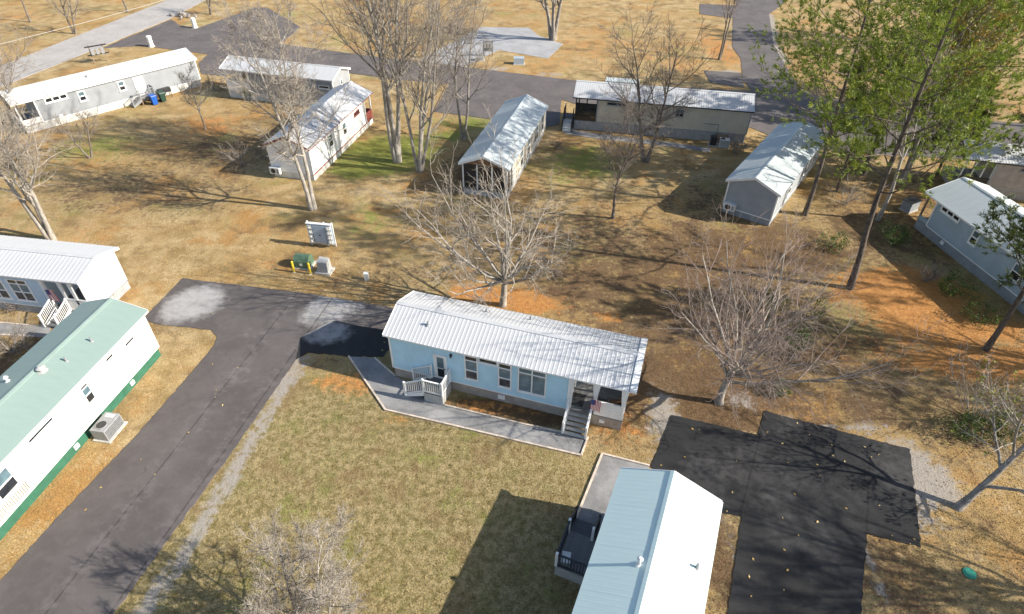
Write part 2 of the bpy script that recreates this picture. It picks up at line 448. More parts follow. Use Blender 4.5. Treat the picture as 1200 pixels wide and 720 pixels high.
# ------------------------------------------------------------------ ground sheet
# (channel, (x, y), radius along, radius across, strength): 0 green, 1 clay, 2 leaf litter plus painted tree shade, 3 gravel, 4 lawn
COVER = [
    # green patches
    (0, (-12.76, 57.93), 5.5, 4.5, .8), (0, (-14.79, 55.02), 3.5, 3.0, .75), (0, (-12.36, 44.48), 3.0, 3.2, .5), (0, (-13.50, 41.45), 2.6, 2.0, .3),
    (0, (-4.06, 65.75), 6, 2.6, .6), (0, (-7.54, 62.23), 4, 2.2, .6), (0, (7.48, 56.58), 4, 4.5, .6), (0, (4.77, 53.77), 3, 3, .5),
    (0, (12.18, 59.66), 8, 1.6, .35), (0, (-42.18, 58.66), 5, 4, .55), (0, (-37.45, 54.38), 5, 4, .35), (0, (-60.68, 111.80), 9, 6, .35), (0, (-73.93, 95.00), 9, 6, .3),
    (0, (-38.72, 108.52), 8, 5, .4), (0, (-29.65, 108.96), 10, 6, .3), (0, (-2.69, 20.67), 5, 4.5, .28), (0, (-11.41, 17.15), 4, 3.5, .3), (0, (-6.43, 23.96), 4, 2.5, .25),
    (0, (8.48, 33.74), 2.6, 2.2, .5), (0, (10.06, 32.37), 2.2, 1.6, .4), (0, (18.52, 26.45), 3.2, 1.6, .45), (0, (21.82, 28.00), 3.4, 1.5, .4), (0, (16.61, 27.91), 2, 1.4, .3),
    (0, (19.51, 15.31), 2.2, 1.4, .4), (0, (2.10, 13.44), 1.6, 1.4, .45), (0, (27.29, 44.35), 6, 5, .35), (0, (33.68, 48.80), 5, 5, .35), (0, (30.67, 39.46), 3.5, 2, .25),
    (0, (32.60, 35.71), 3.5, 2.6, .55), (0, (16.31, 28.68), 2, 1.6, .3), (0, (1.30, 40.57), 1.6, 2.5, .3), (0, (42.84, 68.46), 9, 9, .3), (0, (-7.72, 17.94), 3, 3, .22),
    # red clay
    (1, (-1.56, 34.90), 3.2, 1.1, .95), (1, (1.21, 33.88), 2.6, 1.0, .85), (1, (3.37, 34.41), 1.4, .8, .35), (1, (6.66, 32.58), 1.0, .6, .7), (1, (-9.60, 25.96), 2.4, 1.1, .6), (1, (-7.07, 23.30), 2.0, .9, .38),
    (1, (-33.38, 64.12), 3.0, 3.2, .6), (1, (28.80, 35.64), 5.2, 3.2, .85), (1, (30.14, 32.31), 5.5, 2.4, .82), (1, (24.58, 33.12), 3, 1.8, .38), (1, (31.41, 28.56), 6, 1.8, .85), (1, (25.49, 28.85), 6, 1.4, .45), (1, (25.01, 35.56), 3, 1.6, .5), (1, (-8.10, 39.76), 6, 2.2, .32), (1, (-17.92, 38.95), 6, 2, .34), (1, (3.99, 40.03), 5, 4, .25), (1, (6.37, 22.28), 2, 2, .45), (1, (-35.95, 63.58), 9, 4, .3), (1, (14.87, 78.53), 10, 4, .3), (1, (10.84, 94.42), 9, 9, .42),
    (1, (18.81, 106.10), 12, 9, .3), (1, (30.05, 93.18), 2.6, 9, .6), (1, (23.20, 87.19), 7, 6, .42), (1, (5.98, 85.45), 9, 4, .38), (1, (32.96, 101.93), 2, 9, .4), (1, (-79.12, 107.64), 8, 6, .4), (1, (-28.68, 39.29), 4, 3, .16), (1, (-37.69, 42.15), 6, 3, .36), (1, (-21.45, 27.98), 2, 4, .25),
    (1, (-15.21, 17.58), .8, 4, .3), (1, (-20.12, 50.23), 4, 1.4, .28), (1, (-34.45, 43.95), 5, 4, .25), (1, (-25.66, 53.81), 4, 3, .18),
    # leaf litter; right of the spreading tree it also paints in tree shade
    (2, (10.20, 36.80), 11, 10, .62), (2, (6.18, 41.91), 8, 8, .5), (2, (14.47, 31.13), 8, 8, .62), (2, (12.60, 25.99), 5, 3, .8), (2, (8.53, 26.64), 4.2, 4, .7), (2, (21.27, 27.99), 12, 7, .55), (2, (19.88, 38.09), 7, 7, .55),
    (2, (17.09, 46.90), 6, 8, .5), (2, (27.12, 40.55), 6, 6, .5), (2, (12.01, 23.62), 2.8, 1.2, .85), (2, (7.12, 24.19), 2.2, 2.8, .6), (2, (5.81, 21.67), 2.0, 1.4, .42), (2, (10.19, 14.76), 1.4, 4.5, .65), (2, (21.76, 17.63), 3.4, 3.2, .3),
    (2, (24.38, 24.48), 7, 2.8, .5), (2, (22.59, 15.35), 5, 4.5, .4), (2, (18.28, 14.05), 3, 3, .55), (2, (-3.35, 51.83), 7, 6, .5), (2, (-0.10, 45.75), 8, 7, .4), (2, (-31.49, 60.43), 13, 8, .42), (2, (-34.20, 51.00), 13, 7, .45), (2, (-37.13, 45.55), 10, 5, .35),
    (2, (-5.42, 39.82), 6, 4, .32), (2, (27.71, 25.90), 9, 3, .4), (2, (0.08, 23.74), 4.4, .8, .6), (2, (2.06, 23.45), 1.6, .9, .8), (2, (-12.41, 27.76), 2.4, .7, .6), (2, (-0.62, 110.35), 30, 9, .3), (2, (50.77, 83.05), 20, 22, .42), (2, (38.35, 48.92), 9, 9, .5), (2, (-12.82, 60.99), 2, 9, .2),
    (2, (-31.13, 27.81), 3, 4, .6), (2, (-0.05, 39.94), 6, 3, .4), (2, (-8.43, 37.48), 5, 3, .45), (2, (15.51, 40.29), 8, 7, .66), (2, (7.07, 43.87), 6, 5, .5), (2, (27.96, 24.54), 8, 3, .5), (1, (-0.68, 24.19), 5, .7, .5), (2, (6.36, 36.72), 7, 6, .62), (2, (10.25, 30.19), 6, 6, .66), (2, (16.10, 27.14), 8, 5, .6), (2, (3.25, 26.91), 3, 1.5, .6), (2, (-0.93, 24.18), 5, .8, .75), (2, (22.75, 41.67), 5, 5, .7), (2, (30.93, 44.44), 6, 6, .62),
    (2, (-3.49, 54.43), 4, 6, .62), (2, (-29.85, 58.42), 9, 6, .55), (2, (-34.97, 49.36), 11, 5, .5), (2, (20.30, 24.41), 6, 2.6, .6), (2, (25.50, 21.98), 5, 2.6, .5), (2, (-52.83, 67.82), 18, 9, .3), (2, (-22.60, 67.57), 9, 9, .3), (2, (-54.75, 113.22), 6, 8, .25), (2, (16.56, 22.44), 3.0, .8, .45), (2, (-7.97, 34.38), 3.2, 1.6, .3), (2, (6.45, 26.97), 4, 4, .5),
    # gravel
    (3, (8.98, 23.89), 1.0, 1.8, .8), (3, (8.45, 22.61), .7, 2, .6), (3, (22.30, 19.67), 1.3, 2.0, .85), (3, (21.10, 17.62), .9, 1.4, .55), (3, (20.24, 23.12), 2.0, .5, .6), (3, (13.88, 24.97), 1.6, 1.0, .5), (3, (21.79, 22.04), 1.6, .6, .6),
    (3, (10.79, 15.19), .4, 3.0, .45), (3, (-13.33, 28.13), 1.2, .6, .7), (3, (17.09, 15.28), .35, 3.2, .5), (3, (-14.12, 26.24), .9, 1.6, .6), (3, (35.63, 75.70), 1.6, 5, .6), (3, (39.30, 73.02), 5, 3, .5), (3, (26.30, 65.54), 2, 3, .4), (3, (-7.21, 82.87), 16, 1.2, .4), (3, (6.17, 78.53), 9, .9, .4),
    (3, (-55.07, 108.80), 3, 2, .6),
    # olive lawn in front
    (4, (-7.74, 20.31), 9, 8, .95), (4, (-11.27, 15.33), 9, 7, .9), (4, (-1.58, 17.29), 8, 6, .8), (4, (-3.75, 13.76), 10, 5, .85), (4, (1.02, 19.35), 5, 4, .55), (4, (20.83, 13.68), 6, 4, .4),
]
# strips of loose gravel beside the road: list of points, half width, strength
STRIPS = [
    ([(-13.38, 27.74), (-14.04, 23.96), (-14.75, 18.70), (-15.37, 14.42), (-16.14, 11.89), (-16.99, 8.76)], .60, .66),
    ([(-18.78, 27.42), (-19.54, 22.47), (-20.74, 17.02), (-22.87, 13.11)], .22, .6),
    ([(-66.19, 79.32), (-62.60, 96.81), (-61.91, 121.31)], .5, .4), ([(-61.96, 72.84), (-59.03, 90.29)], .9, .35),
    ([(-21.05, 89.90), (-6.92, 85.30), (8.52, 80.82)], .7, .6), ([(-52.54, 101.85), (-49.03, 100.13), (-44.31, 112.61)], .8, .55), ([(43.65, 114.12), (38.55, 95.58), (37.45, 87.39)], 1.1, .7),
    ([(9.39, 23.96), (7.58, 20.27)], .4, .6), ([(14.94, 24.25), (22.39, 21.70)], .3, .5), ([(22.30, 21.52), (20.02, 15.75)], .35, .6),
    ([(-19.52, 29.63), (-24.28, 31.43)], .3, .45), ([(-9.36, 69.01), (-2.77, 66.75)], .4, .5), ([(25.60, 84.81), (30.00, 83.61)], .5, .7), ([(36.79, 112.14), (31.66, 94.06)], .8, .4),
]
def seg_dist(x, y, a, b):
    ax, ay = a; bx, by = b
    dx, dy = bx - ax, by - ay
    t = np.clip(((x - ax) * dx + (y - ay) * dy) / (dx * dx + dy * dy + 1e-9), 0, 1)
    return np.hypot(x - ax - t * dx, y - ay - t * dy)
def cover_at(x, y):
    out = np.zeros((5,) + x.shape)
    for ch, c, rx, ry, st in COVER:
        d2 = ((x - c[0]) / rx) ** 2 + ((y - c[1]) / ry) ** 2
        out[ch] = np.maximum(out[ch], st * np.exp(-.55 * d2 ** 1.3))
    for pts, hw, st in STRIPS:
        for a, b in zip(pts[:-1], pts[1:]):
            out[3] = np.maximum(out[3], st * np.exp(-.7 * (seg_dist(x, y, a, b) / hw) ** 2))
    # everything east of the pines is shaded woodland floor
    return np.clip(out, 0, 1)
def set_cover(me, x, y):
    cv = cover_at(x, y)
    a = me.color_attributes.new('cover', 'FLOAT_COLOR', 'POINT')
    a.data.foreach_set('color', np.stack([cv[0], cv[1], cv[2], cv[3]], -1).astype(np.float32).ravel())
    l = me.attributes.new('lawn', 'FLOAT', 'POINT')
    l.data.foreach_set('value', cv[4].astype(np.float32))
xs = np.concatenate([[-3000, -1200, -500, -250], np.arange(-170, -60, 2.5), np.arange(-60, 60, .7), np.arange(60, 172, 2.5), [250, 500, 1200, 3000]])
ys = np.concatenate([[-1500, -400, -100, -30], np.arange(0, 70, .7), np.arange(70, 220, 2.0), [260, 400, 800, 1500, 3500]])
gx, gy = np.meshgrid(xs, ys)
nx, ny = len(xs), len(ys)
idx = np.arange(nx * ny).reshape(ny, nx)
gq = np.stack([idx[:-1, :-1], idx[:-1, 1:], idx[1:, 1:], idx[1:, :-1]], -1).reshape(-1, 4)
me = np_mesh('ground', np.stack([gx.ravel(), gy.ravel(), np.zeros(nx * ny)], -1), [gq], M['ground'])
set_cover(me, gx.ravel(), gy.ravel())
tag(inst('ground', me, None), kind='structure')

# ------------------------------------------------------------------ roads, pads and paths
PAVED = []
def ragged(poly, step=.6, amp=.05, seed=1):
    r = random.Random(seed)
    out = []
    for i, a in enumerate(poly):
        b = poly[(i + 1) % len(poly)]
        d = math.hypot(b[0] - a[0], b[1] - a[1])
        n = max(1, min(160, int(d / step)))
        nxv, nyv = -(b[1] - a[1]) / (d + 1e-9), (b[0] - a[0]) / (d + 1e-9)
        for k in range(n):
            t = k / n; j = r.gauss(0, amp) if k else 0
            out.append((a[0] + (b[0] - a[0]) * t + nxv * j, a[1] + (b[1] - a[1]) * t + nyv * j))
    return out
def paved(name, poly, mat, z=.035, amp=.05, seed=1, step=.6):
    PAVED.append(poly)
    o = MB().prism(ragged(poly, step * .4, amp * .45, seed), -.06, z).build(name, mat, fix=False)
    return tag(o, kind='structure')
def pts(*a): return list(a)

paved('asphalt_lane', pts((-24.53, 36.42), (-16.45, 35.05), (-15.22, 34.87), (-8.30, 33.31), (-6.82, 33.05), (-7.19, 30.62), (-8.43, 30.86), (-12.51, 31.57), (-13.97, 29.98), (-13.72, 27.97),
      (-15.22, 20.58), (-17.22, 12.06), (-17.67, 9.36), (-22.45, 8.40), (-23.79, 11.19), (-23.07, 13.43), (-22.17, 17.29), (-20.90, 21.78), (-19.82, 26.80), (-19.39, 29.30), (-19.48, 29.96), (-20.19, 30.72), (-22.23, 30.98), (-24.20, 31.25), (-25.25, 31.77)), M['asphalt'], .035)
paved('asphalt_pad', pts((-12.53, 31.66), (-8.45, 30.94), (-7.43, 30.70), (-8.23, 28.34), (-10.42, 28.34), (-13.14, 28.65), (-13.72, 27.97), (-13.99, 30.07)), M['pad_asphalt'], .05, seed=2)
paved('asphalt_parking', pts((9.40, 23.77), (14.03, 22.40), (14.95, 24.19), (22.21, 21.52), (19.85, 15.66), (17.54, 16.35), (15.59, 12.47), (14.23, 9.73), (8.59, 9.67), (9.67, 12.40), (11.64, 17.20), (10.47, 17.47), (9.00, 18.69), (7.57, 20.10)), M['new_asphalt'], .045, seed=3)
paved('concrete_road', pts((-68.31, 82.56), (-61.64, 120.69), (-57.94, 153.74), (-50.97, 149.50), (-55.50, 117.29), (-56.25, 106.64), (-59.56, 91.06), (-63.24, 74.81), (-76.38, 56.07), (-87.19, 64.26)), M['road_concrete'], .03, .08, 4)
paved('asphalt_road', pts((-55.89, 106.15), (-52.97, 102.55), (-49.59, 101.51), (-44.87, 114.29), (-42.75, 114.11), (-34.01, 102.70), (-34.43, 93.74), (-20.86, 88.95), (-6.88, 84.60), (8.00, 79.84), (21.26, 77.85), (29.87, 76.96), (29.71, 80.96), (31.96, 89.75), (32.25, 95.31),
      (37.08, 112.70), (39.44, 119.72), (45.28, 138.49), (55.72, 139.08), (48.59, 121.40), (43.65, 114.12), (38.55, 95.58), (37.58, 88.49), (36.05, 76.88), (40.52, 72.25), (49.82, 68.69), (67.10, 66.82), (59.86, 57.12), (44.26, 58.40), (35.06, 59.32), (29.39, 60.79), (26.30, 65.54), (14.86, 65.18), (5.66, 73.24), (4.97, 65.80), (2.56, 64.33),
      (-2.78, 66.99), (-9.36, 69.01), (-9.17, 70.05), (-8.27, 78.00), (-15.77, 79.60), (-21.93, 81.64), (-34.56, 83.18), (-37.39, 79.75), (-40.82, 80.60), (-42.90, 84.95), (-43.07, 88.62), (-53.94, 92.10), (-59.00, 90.68)), M['far_asphalt'], .04, .07, 5)
paved('asphalt_spur', pts((25.52, 84.46), (30.23, 83.62), (29.13, 78.13), (25.21, 79.84)), M['far_asphalt'], .045, .05, 6)
paved('asphalt_turnout', pts((33.21, 120.62), (39.44, 119.72), (36.78, 111.07), (31.59, 113.54)), M['far_asphalt'], .045, .05, 6)
paved('gravel_pad', pts((-5.48, 104.00), (2.15, 103.86), (3.54, 99.72), (7.13, 95.51), (4.58, 88.66), (-2.33, 92.24), (-5.20, 87.90), (-6.76, 84.60), (-13.32, 87.20), (-9.41, 95.65)), M['gravel_pale'], .025, .13, 7)
paved('gravel_lot', pts((34.76, 76.25), (36.92, 76.91), (36.38, 73.47), (34.00, 72.30)), M['gravel_pale'], .03, .2, 8)

# gravel walk in front of the blue home with timber edging
def walk(name, poly, edges, mat=None):
    o = paved(name, poly, mat or M['gravel'], .03, .0, 9)
    for chain in edges:
        for a, b in zip(chain[:-1], chain[1:]):
            d = math.hypot(b[0] - a[0], b[1] - a[1]); n = max(1, round(d / 2.4))
            ang = math.atan2(b[1] - a[1], b[0] - a[0])
            mb = MB().box(.006, d / n - .006, -.05, .05, -.04, .10)
            mesh = mb.mesh('edging_board', M['timber'])
            for k in range(n):
                t = k / n
                inst('edging_board', mesh, o, (a[0] + (b[0] - a[0]) * t, a[1] + (b[1] - a[1]) * t, 0.003 * (k % 2)), (0, 0, ang))
    return o
walk('gravel_walk', pts((-10.44, 28.34), (-7.34, 23.88), (-3.33, 22.79), (0.57, 21.70), (3.88, 20.80), (4.37, 22.06), (2.90, 22.40), (0.58, 22.98), (-3.98, 24.33), (-5.10, 25.40), (-7.20, 26.65), (-8.76, 28.22)),
     [pts((-10.44, 28.34), (-7.34, 23.88), (-3.33, 22.79), (0.57, 21.70), (3.88, 20.80), (4.37, 22.06)), pts((-8.76, 28.22), (-7.20, 26.65)), pts((-3.91, 24.30), (0.58, 22.98), (2.90, 22.40))])
walk('gravel_walk', pts((5.04, 20.93), (7.52, 20.18), (6.37, 17.41), (5.15, 15.55), (3.02, 16.28)),
     [pts((3.02, 16.28), (5.04, 20.93), (7.52, 20.18))])
walk('gravel_walk', pts((-30.98, 30.77), (-34.66, 31.14), (-38.40, 31.51), (-37.65, 30.47), (-33.88, 29.94), (-30.60, 29.75)), [pts((-30.98, 30.77), (-34.66, 31.14)), pts((-33.88, 29.94), (-31.54, 29.82))])
walk('gravel_walk', pts((6.21, 65.84), (5.40, 63.29), (8.88, 62.08), (16.72, 60.20), (20.19, 59.09), (20.44, 60.11), (16.92, 61.25), (9.01, 63.40), (6.57, 64.23), (6.96, 65.63)), [])

# ------------------------------------------------------------------ mobile homes
OV = .25
WINCACHE = {}
SIDE = {'f': ((1, 0), (0, -1), 0), 'b': ((-1, 0), (0, 1), pi), 'r': ((0, 1), (1, 0), pi / 2), 'l': ((0, -1), (-1, 0), -pi / 2)}

class Home:
    def __init__(s, label, x, y, yaw, L, W, he, hr, wall, roof, skirt, trim='white', floor=.8, body=None, skirt_style='plain', rib=.24,
                 rake='white', category='mobile home', ends='lr'):
        s.L, s.W, s.he, s.hr, s.floor = L, W, he, hr, floor
        s.trim = M[trim]
        s.o = thing('mobile_home', label, category, (x, y, 0), yaw, 'mobile homes in the park')
        s.hl, s.hw = L / 2 - OV, W / 2 - OV
        xa, xb = body or (-s.hl, s.hl)
        s.xa, s.xb = xa, xb
        top = he - .10
        slope = (hr - he) / (W / 2)
        peak = top + slope * (s.hw)
        mb = MB()
        # solid core with gable profile, just behind the siding
        mb.prism_x([(-s.hw + .02, floor - .1), (s.hw - .02, floor - .1), (s.hw - .02, top), (0, peak - .02), (-s.hw + .02, top)], xa + .02, xb - .02)
        # lap siding courses
        h = .19
        n = int((top - floor) / h)
        for i in range(n + 1):
            z0 = floor + i * h; z1 = min(z0 + h, top)
            if z1 - z0 < .02: continue
            for sg in (-1, 1):
                y0 = sg * s.hw
                mb.quad((xa, y0 + sg * .022, z0), (xb, y0 + sg * .022, z0), (xb, y0 + sg * .002, z1), (xa, y0 + sg * .002, z1))
                mb.quad((xa, y0 + sg * .022, z0), (xb, y0 + sg * .022, z0), (xb, y0 - sg * .02, z0), (xa, y0 - sg * .02, z0))
        m = int((peak - floor) / h)
        for i in range(m + 1):
            z0 = floor + i * h; z1 = min(z0 + h, peak)
            w0 = min(s.hw, (peak - z0) / slope); w1 = min(s.hw, max(0, (peak - z1) / slope))
            if z0 < top < z1: w1 = min(s.hw, (peak - z1) / slope)
            for sg, x0 in ((-1, xa), (1, xb)):
                mb.quad((x0 + sg * .022, -w0, z0), (x0 + sg * .022, w0, z0), (x0 + sg * .002, w1, z1), (x0 + sg * .002, -w1, z1))
        mb.build('wall', M[wall], s.o)
        # corner boards
        cb = MB().box(-.06, .06, -.06, .06, floor - .02, top - .01).mesh('corner_trim', s.trim)
        for x0 in (xa, xb):
            for y0 in (-s.hw, s.hw):
                inst('corner_trim', cb, s.o, (x0, y0, 0))
        bt = MB()
        for sg in (-1, 1): bt.box(xa + .07, xb - .07, sg * s.hw - .035, sg * s.hw + .035, floor - .07, floor + .015)
        for x0 in (xa, xb): bt.box(x0 - .035, x0 + .035, -s.hw + .07, s.hw - .07, floor - .07, floor + .015)
        bt.build('base_trim', s.trim, s.o)
        # skirting
        sk = MB()
        zt = floor - .06
        i = .03
        def strip(p0, p1, nrm):
            p0 = Vector((*p0, 0)); p1 = Vector((*p1, 0)); nv = Vector((*nrm, 0))
            d = (p1 - p0); ln = d.length; d = d / ln
            if skirt_style == 'rib':
                nseg = int(ln / .23); st = ln / nseg
                for k in range(nseg):
                    q = [p0 + d * st * (k + f) + nv * w for f, w in ((0, 0), (.3, 0), (.42, .035), (.88, .035), (1, 0))]
                    for a, b in zip(q[:-1], q[1:]):
                        sk.quad((a.x, a.y, -.05), (b.x, b.y, -.05), (b.x, b.y, zt), (a.x, a.y, zt))
            else:
                nseg = max(1, round(ln / 1.22)); st = ln / nseg
                for k in range(nseg):
                    a = p0 + d * (st * k + .002) + nv * .004 * (k % 2); b = p0 + d * (st * (k + 1) - .002) + nv * .004 * (k % 2)
                    sk.add([(a.x, a.y, -.05), (b.x, b.y, -.05), (b.x, b.y, zt), (a.x, a.y, zt),
                            (a.x - nv.x * .05, a.y - nv.y * .05, zt), (b.x - nv.x * .05, b.y - nv.y * .05, zt)],
                           [(0, 1, 2, 3), (3, 2, 5, 4)])
        hl, hw = s.hl - i, s.hw - i
        strip((-hl, -hw), (hl, -hw), (0, -1)); strip((hl, -hw), (hl, hw), (1, 0)); strip((hl, hw), (-hl, hw), (0, 1)); strip((-hl, hw), (-hl, -hw), (-1, 0))
        sk.box(-hl + .04, hl - .04, -hw + .04, hw - .04, zt - .12, zt - .02)
        s.skirt = sk.build('skirting', M[skirt], s.o, fix=False)
        s.roof(roof, slope, rib, rake)

    def roof(s, roofmat, slope, rib, rake):
        L, W, he, hr = s.L, s.W, s.he, s.hr
        t = .10
        r = MB().prism_x([(-W / 2 + .03, he - t), (0, hr - t), (W / 2 - .03, he - t), (W / 2 - .03, he), (0, hr), (-W / 2 + .03, he)], -L / 2 + .03, L / 2 - .03)
        s.r = ro = r.build('roof', s.trim, s.o)
        sl = math.hypot(W / 2, hr - he) + .04
        ang = math.atan2(hr - he, W / 2)
        n = max(1, round(L / (rib * 3)))
        sw = L / n
        prof = []; rh = .006 if rib < .235 else .016
        st = sw / 3
        for k in range(3):
            x0 = k * st
            prof += [(x0, .004), (x0 + st * .62, .004), (x0 + st * .72, rh), (x0 + st * .90, rh)]
        prof += [(sw, .004)]
        vs = []
        for yy in (-.05, sl - .05):
            vs += [(x, yy, z) for x, z in prof]
        k = len(prof)
        me_ = MB().add(vs, [(i, i + 1, k + i + 1, k + i) for i in range(k - 1)]).mesh('roof_sheet', M[roofmat], fix=False)
        for i in range(n):
            jz = .0015 * ((i * 7) % 3)
            inst('roof_sheet', me_, ro, (-L / 2 + i * sw, -W / 2, he + .006 + jz), (ang, 0, 0))
            inst('roof_sheet', me_, ro, (L / 2 - i * sw, W / 2, he + .006 + jz), (ang, 0, pi))
        rc = MB()
        for sg in (-1, 1):
            rc.add([(-L / 2, 0, hr + .06), (L / 2, 0, hr + .06), (L / 2, sg * .16, hr + .055 - slope * .16), (-L / 2, sg * .16, hr + .055 - slope * .16),
                    (L / 2, sg * .16, hr + .02 - slope * .16), (-L / 2, sg * .16, hr + .02 - slope * .16)], [(0, 1, 2, 3), (3, 2, 4, 5)])
        rc.build('ridge_cap', M[roofmat], ro, fix=False)
        fm = MB()
        for sg in (-1, 1):
            fm.box(-L / 2, L / 2, sg * (W / 2 - .025) - .012, sg * (W / 2 - .025) + .012, he - .15, he + .004)
        fm.build('eave_fascia', M[rake], ro)
        for x0 in (-L / 2, L / 2):
            k = MB()
            sg = 1 if x0 > 0 else -1
            k.prism_x([(-W / 2, he - .17), (0, hr - .17), (W / 2, he - .17), (W / 2, he + .05), (0, hr + .05), (-W / 2, he + .05)], x0 - .012 + sg * .014, x0 + .012 + sg * .014)
            k.build('rake_board', M[rake], ro)

    def vent(s, x, y, h=.35, r=.055, mat='pvc', cap=False):
        z = s.hr - abs(y) * (s.hr - s.he) / (s.W / 2)
        mb = MB().cyl(0, 0, -.05, h, r, n=10).cyl(0, 0, 0, .05, r * 2.2, r * 1.3, n=10)
        if cap: mb.cyl(0, 0, h - .02, h + .08, r * 1.9, r * .8, n=10)
        mb.build('vent_pipe', M[mat], s.r, (x, y, z))

    def place(s, side, u, out=0.0):
        """point on a wall side (u = local x for f/b, local y for l/r)"""
        ax, nr, rz = SIDE[side]
        if side in 'fb': p = (u, nr[1] * (s.hw + out))
        else:
            base = s.xb if side == 'r' else s.xa
            p = (base + nr[0] * out, u)
        return p, rz

    def window(s, side, u, z, cols, rows, frame=None, dark=None, lite=None, bar=.075):
        """cols / rows: pane sizes in metres; rows listed bottom to top"""
        frame = frame or s.trim
        p, rz = s.place(side, u)
        w = sum(cols) + bar * (len(cols) + 1); h = sum(rows) + bar * (len(rows) + 1)
        key = (tuple(cols), tuple(rows), frame.name, bar)
        if key not in WINCACHE:
            f = MB()
            f.box(-w / 2, w / 2, -.075, -.005, -h / 2, -h / 2 + bar); f.box(-w / 2, w / 2, -.075, -.005, h / 2 - bar, h / 2)
            x = -w / 2
            for i in range(len(cols) + 1):
                f.box(x, x + bar, -.073 if 0 < i < len(cols) else -.0755, -.006, -h / 2 + bar, h / 2 - bar)
                x += bar + (cols[i] if i < len(cols) else 0)
            zz = -h / 2 + bar
            for j in range(len(rows) - 1):
                zz += rows[j]
                x = -w / 2 + bar
                for c in cols:
                    f.box(x, x + c, -.07, -.006, zz, zz + bar); x += c + bar
                zz += bar
            f.box(-w / 2 - .05, w / 2 + .05, -.11, -.004, -h / 2 - .05, -h / 2 - .001)
            WINCACHE[key] = f.mesh('window', frame)
        wo_ = inst('window', WINCACHE[key], s.o, (p[0], p[1], z + h / 2), (0, 0, rz))
        x = -w / 2 + bar
        for i, c in enumerate(cols):
            zz = -h / 2 + bar
            for j, rh in enumerate(rows):
                mt = (dark or M['glass_dark']) if (j == 0 or len(rows) == 3 and j == 2 or len(rows) == 1) else (lite or M['glass_blind'])
                k2 = ('pane', c, rh, mt.name)
                if k2 not in WINCACHE:
                    WINCACHE[k2] = MB().box(0, c, -.035, -.028, 0, rh).mesh('pane', mt)
                inst('pane', WINCACHE[k2], wo_, (x, 0, zz))
                zz += rh + bar
            x += c + bar
        return wo_

    def door(s, side, u, w=.9, h=2.0, mat='white', glazed=True, frame=None):
        p, rz = s.place(side, u)
        f = MB()
        b = .09
        f.box(-w / 2 - b, -w / 2, -.08, -.003, 0, h + b); f.box(w / 2, w / 2 + b, -.08, -.003, 0, h + b); f.box(-w / 2, w / 2, -.078, -.003, h, h + b)
        f.box(-w / 2, w / 2, -.045, -.004, 0, h)
        d = f.build('door', frame or M[mat], s.o, (p[0], p[1], s.floor + .02), (0, 0, rz))
        if glazed:
            MB().box(-w / 2 + .12, w / 2 - .12, -.052, -.046, h * .47, h - .13).build('pane', M['glass_blind'], d)
            MB().box(-w / 2 + .12, w / 2 - .12, -.052, -.046, .14, h * .44).build('pane', M['glass_dark'], d)
        MB().box(-.02, .02, -.10, -.05, -.05, .05).build('handle', M['dark_metal'], d, (w / 2 - .08, 0, h * .46))
        return d

    def access(s, side, u, z=.4, w=.35, h=.25, mat='white', name='access_panel'):
        p, rz = s.place(side, u)
        MB().box(-w / 2, w / 2, -.05, .05, -h / 2, h / 2).build(name, M[mat], s.o, (p[0], p[1], z), (0, 0, rz))

    def lamp(s, side, u, z):
        p, rz = s.place(side, u)
        MB().box(-.06, .06, -.06, 0, -.08, .1).cyl(0, -.11, -.12, .10, .055, .07, 8).build('wall_lamp', M['dark_metal'], s.o, (p[0], p[1], z), (0, 0, rz))

    def post(s, x, y, z0=None, z1=None, w=.12, mat=None, flare=None):
        z0 = s.floor if z0 is None else z0
        z1 = s.he - .1 if z1 is None else z1
        mb = MB()
        if flare:
            mb.add([(-w / 2, -.06, z0), (w / 2, -.06, z0), (w / 2, .06, z0), (-w / 2, .06, z0), (-flare / 2, -.06, z1), (flare / 2, -.06, z1), (flare / 2, .06, z1), (-flare / 2, .06, z1)],
                   [(0, 3, 2, 1), (4, 5, 6, 7), (0, 1, 5, 4), (1, 2, 6, 5), (2, 3, 7, 6), (3, 0, 4, 7)])
        else: mb.box(-w / 2, w / 2, -w / 2, w / 2, z0, z1)
        mb.build('porch_post', mat or s.trim, s.o, (x, y, 0))

    def half_wall(s, a, b, z0, z1, mat=None, boards=5):
        """low porch wall of separate boards between two local points"""
        a = Vector((*a, 0)); b = Vector((*b, 0)); d = (b - a); ln = d.length
        ang = math.atan2(d.y, d.x)
        bh = (z1 - z0) / boards
        e = MB().box(-.0, ln, -.05, .05, z1 - .05, z1 + .02).box(0, ln, -.02, .02, z0, z1 - .06).build('porch_wall', mat or s.trim, s.o, (a.x, a.y, 0), (0, 0, ang))
        bm_ = MB().box(.02, ln - .02, -.04, .04, .012, bh - .012).mesh('board', mat or s.trim)
        for i in range(boards):
            inst('board', bm_, e, (0, 0, z0 + i * bh - .02))
        return e

    def porch(s, x0, x1, mat='deck', ceiling=True):
        mb = MB().box(min(x0, x1), max(x0, x1), -s.hw, s.hw, s.floor - .06, s.floor)
        f = mb.build('porch_floor', M[mat], s.o)
        return f

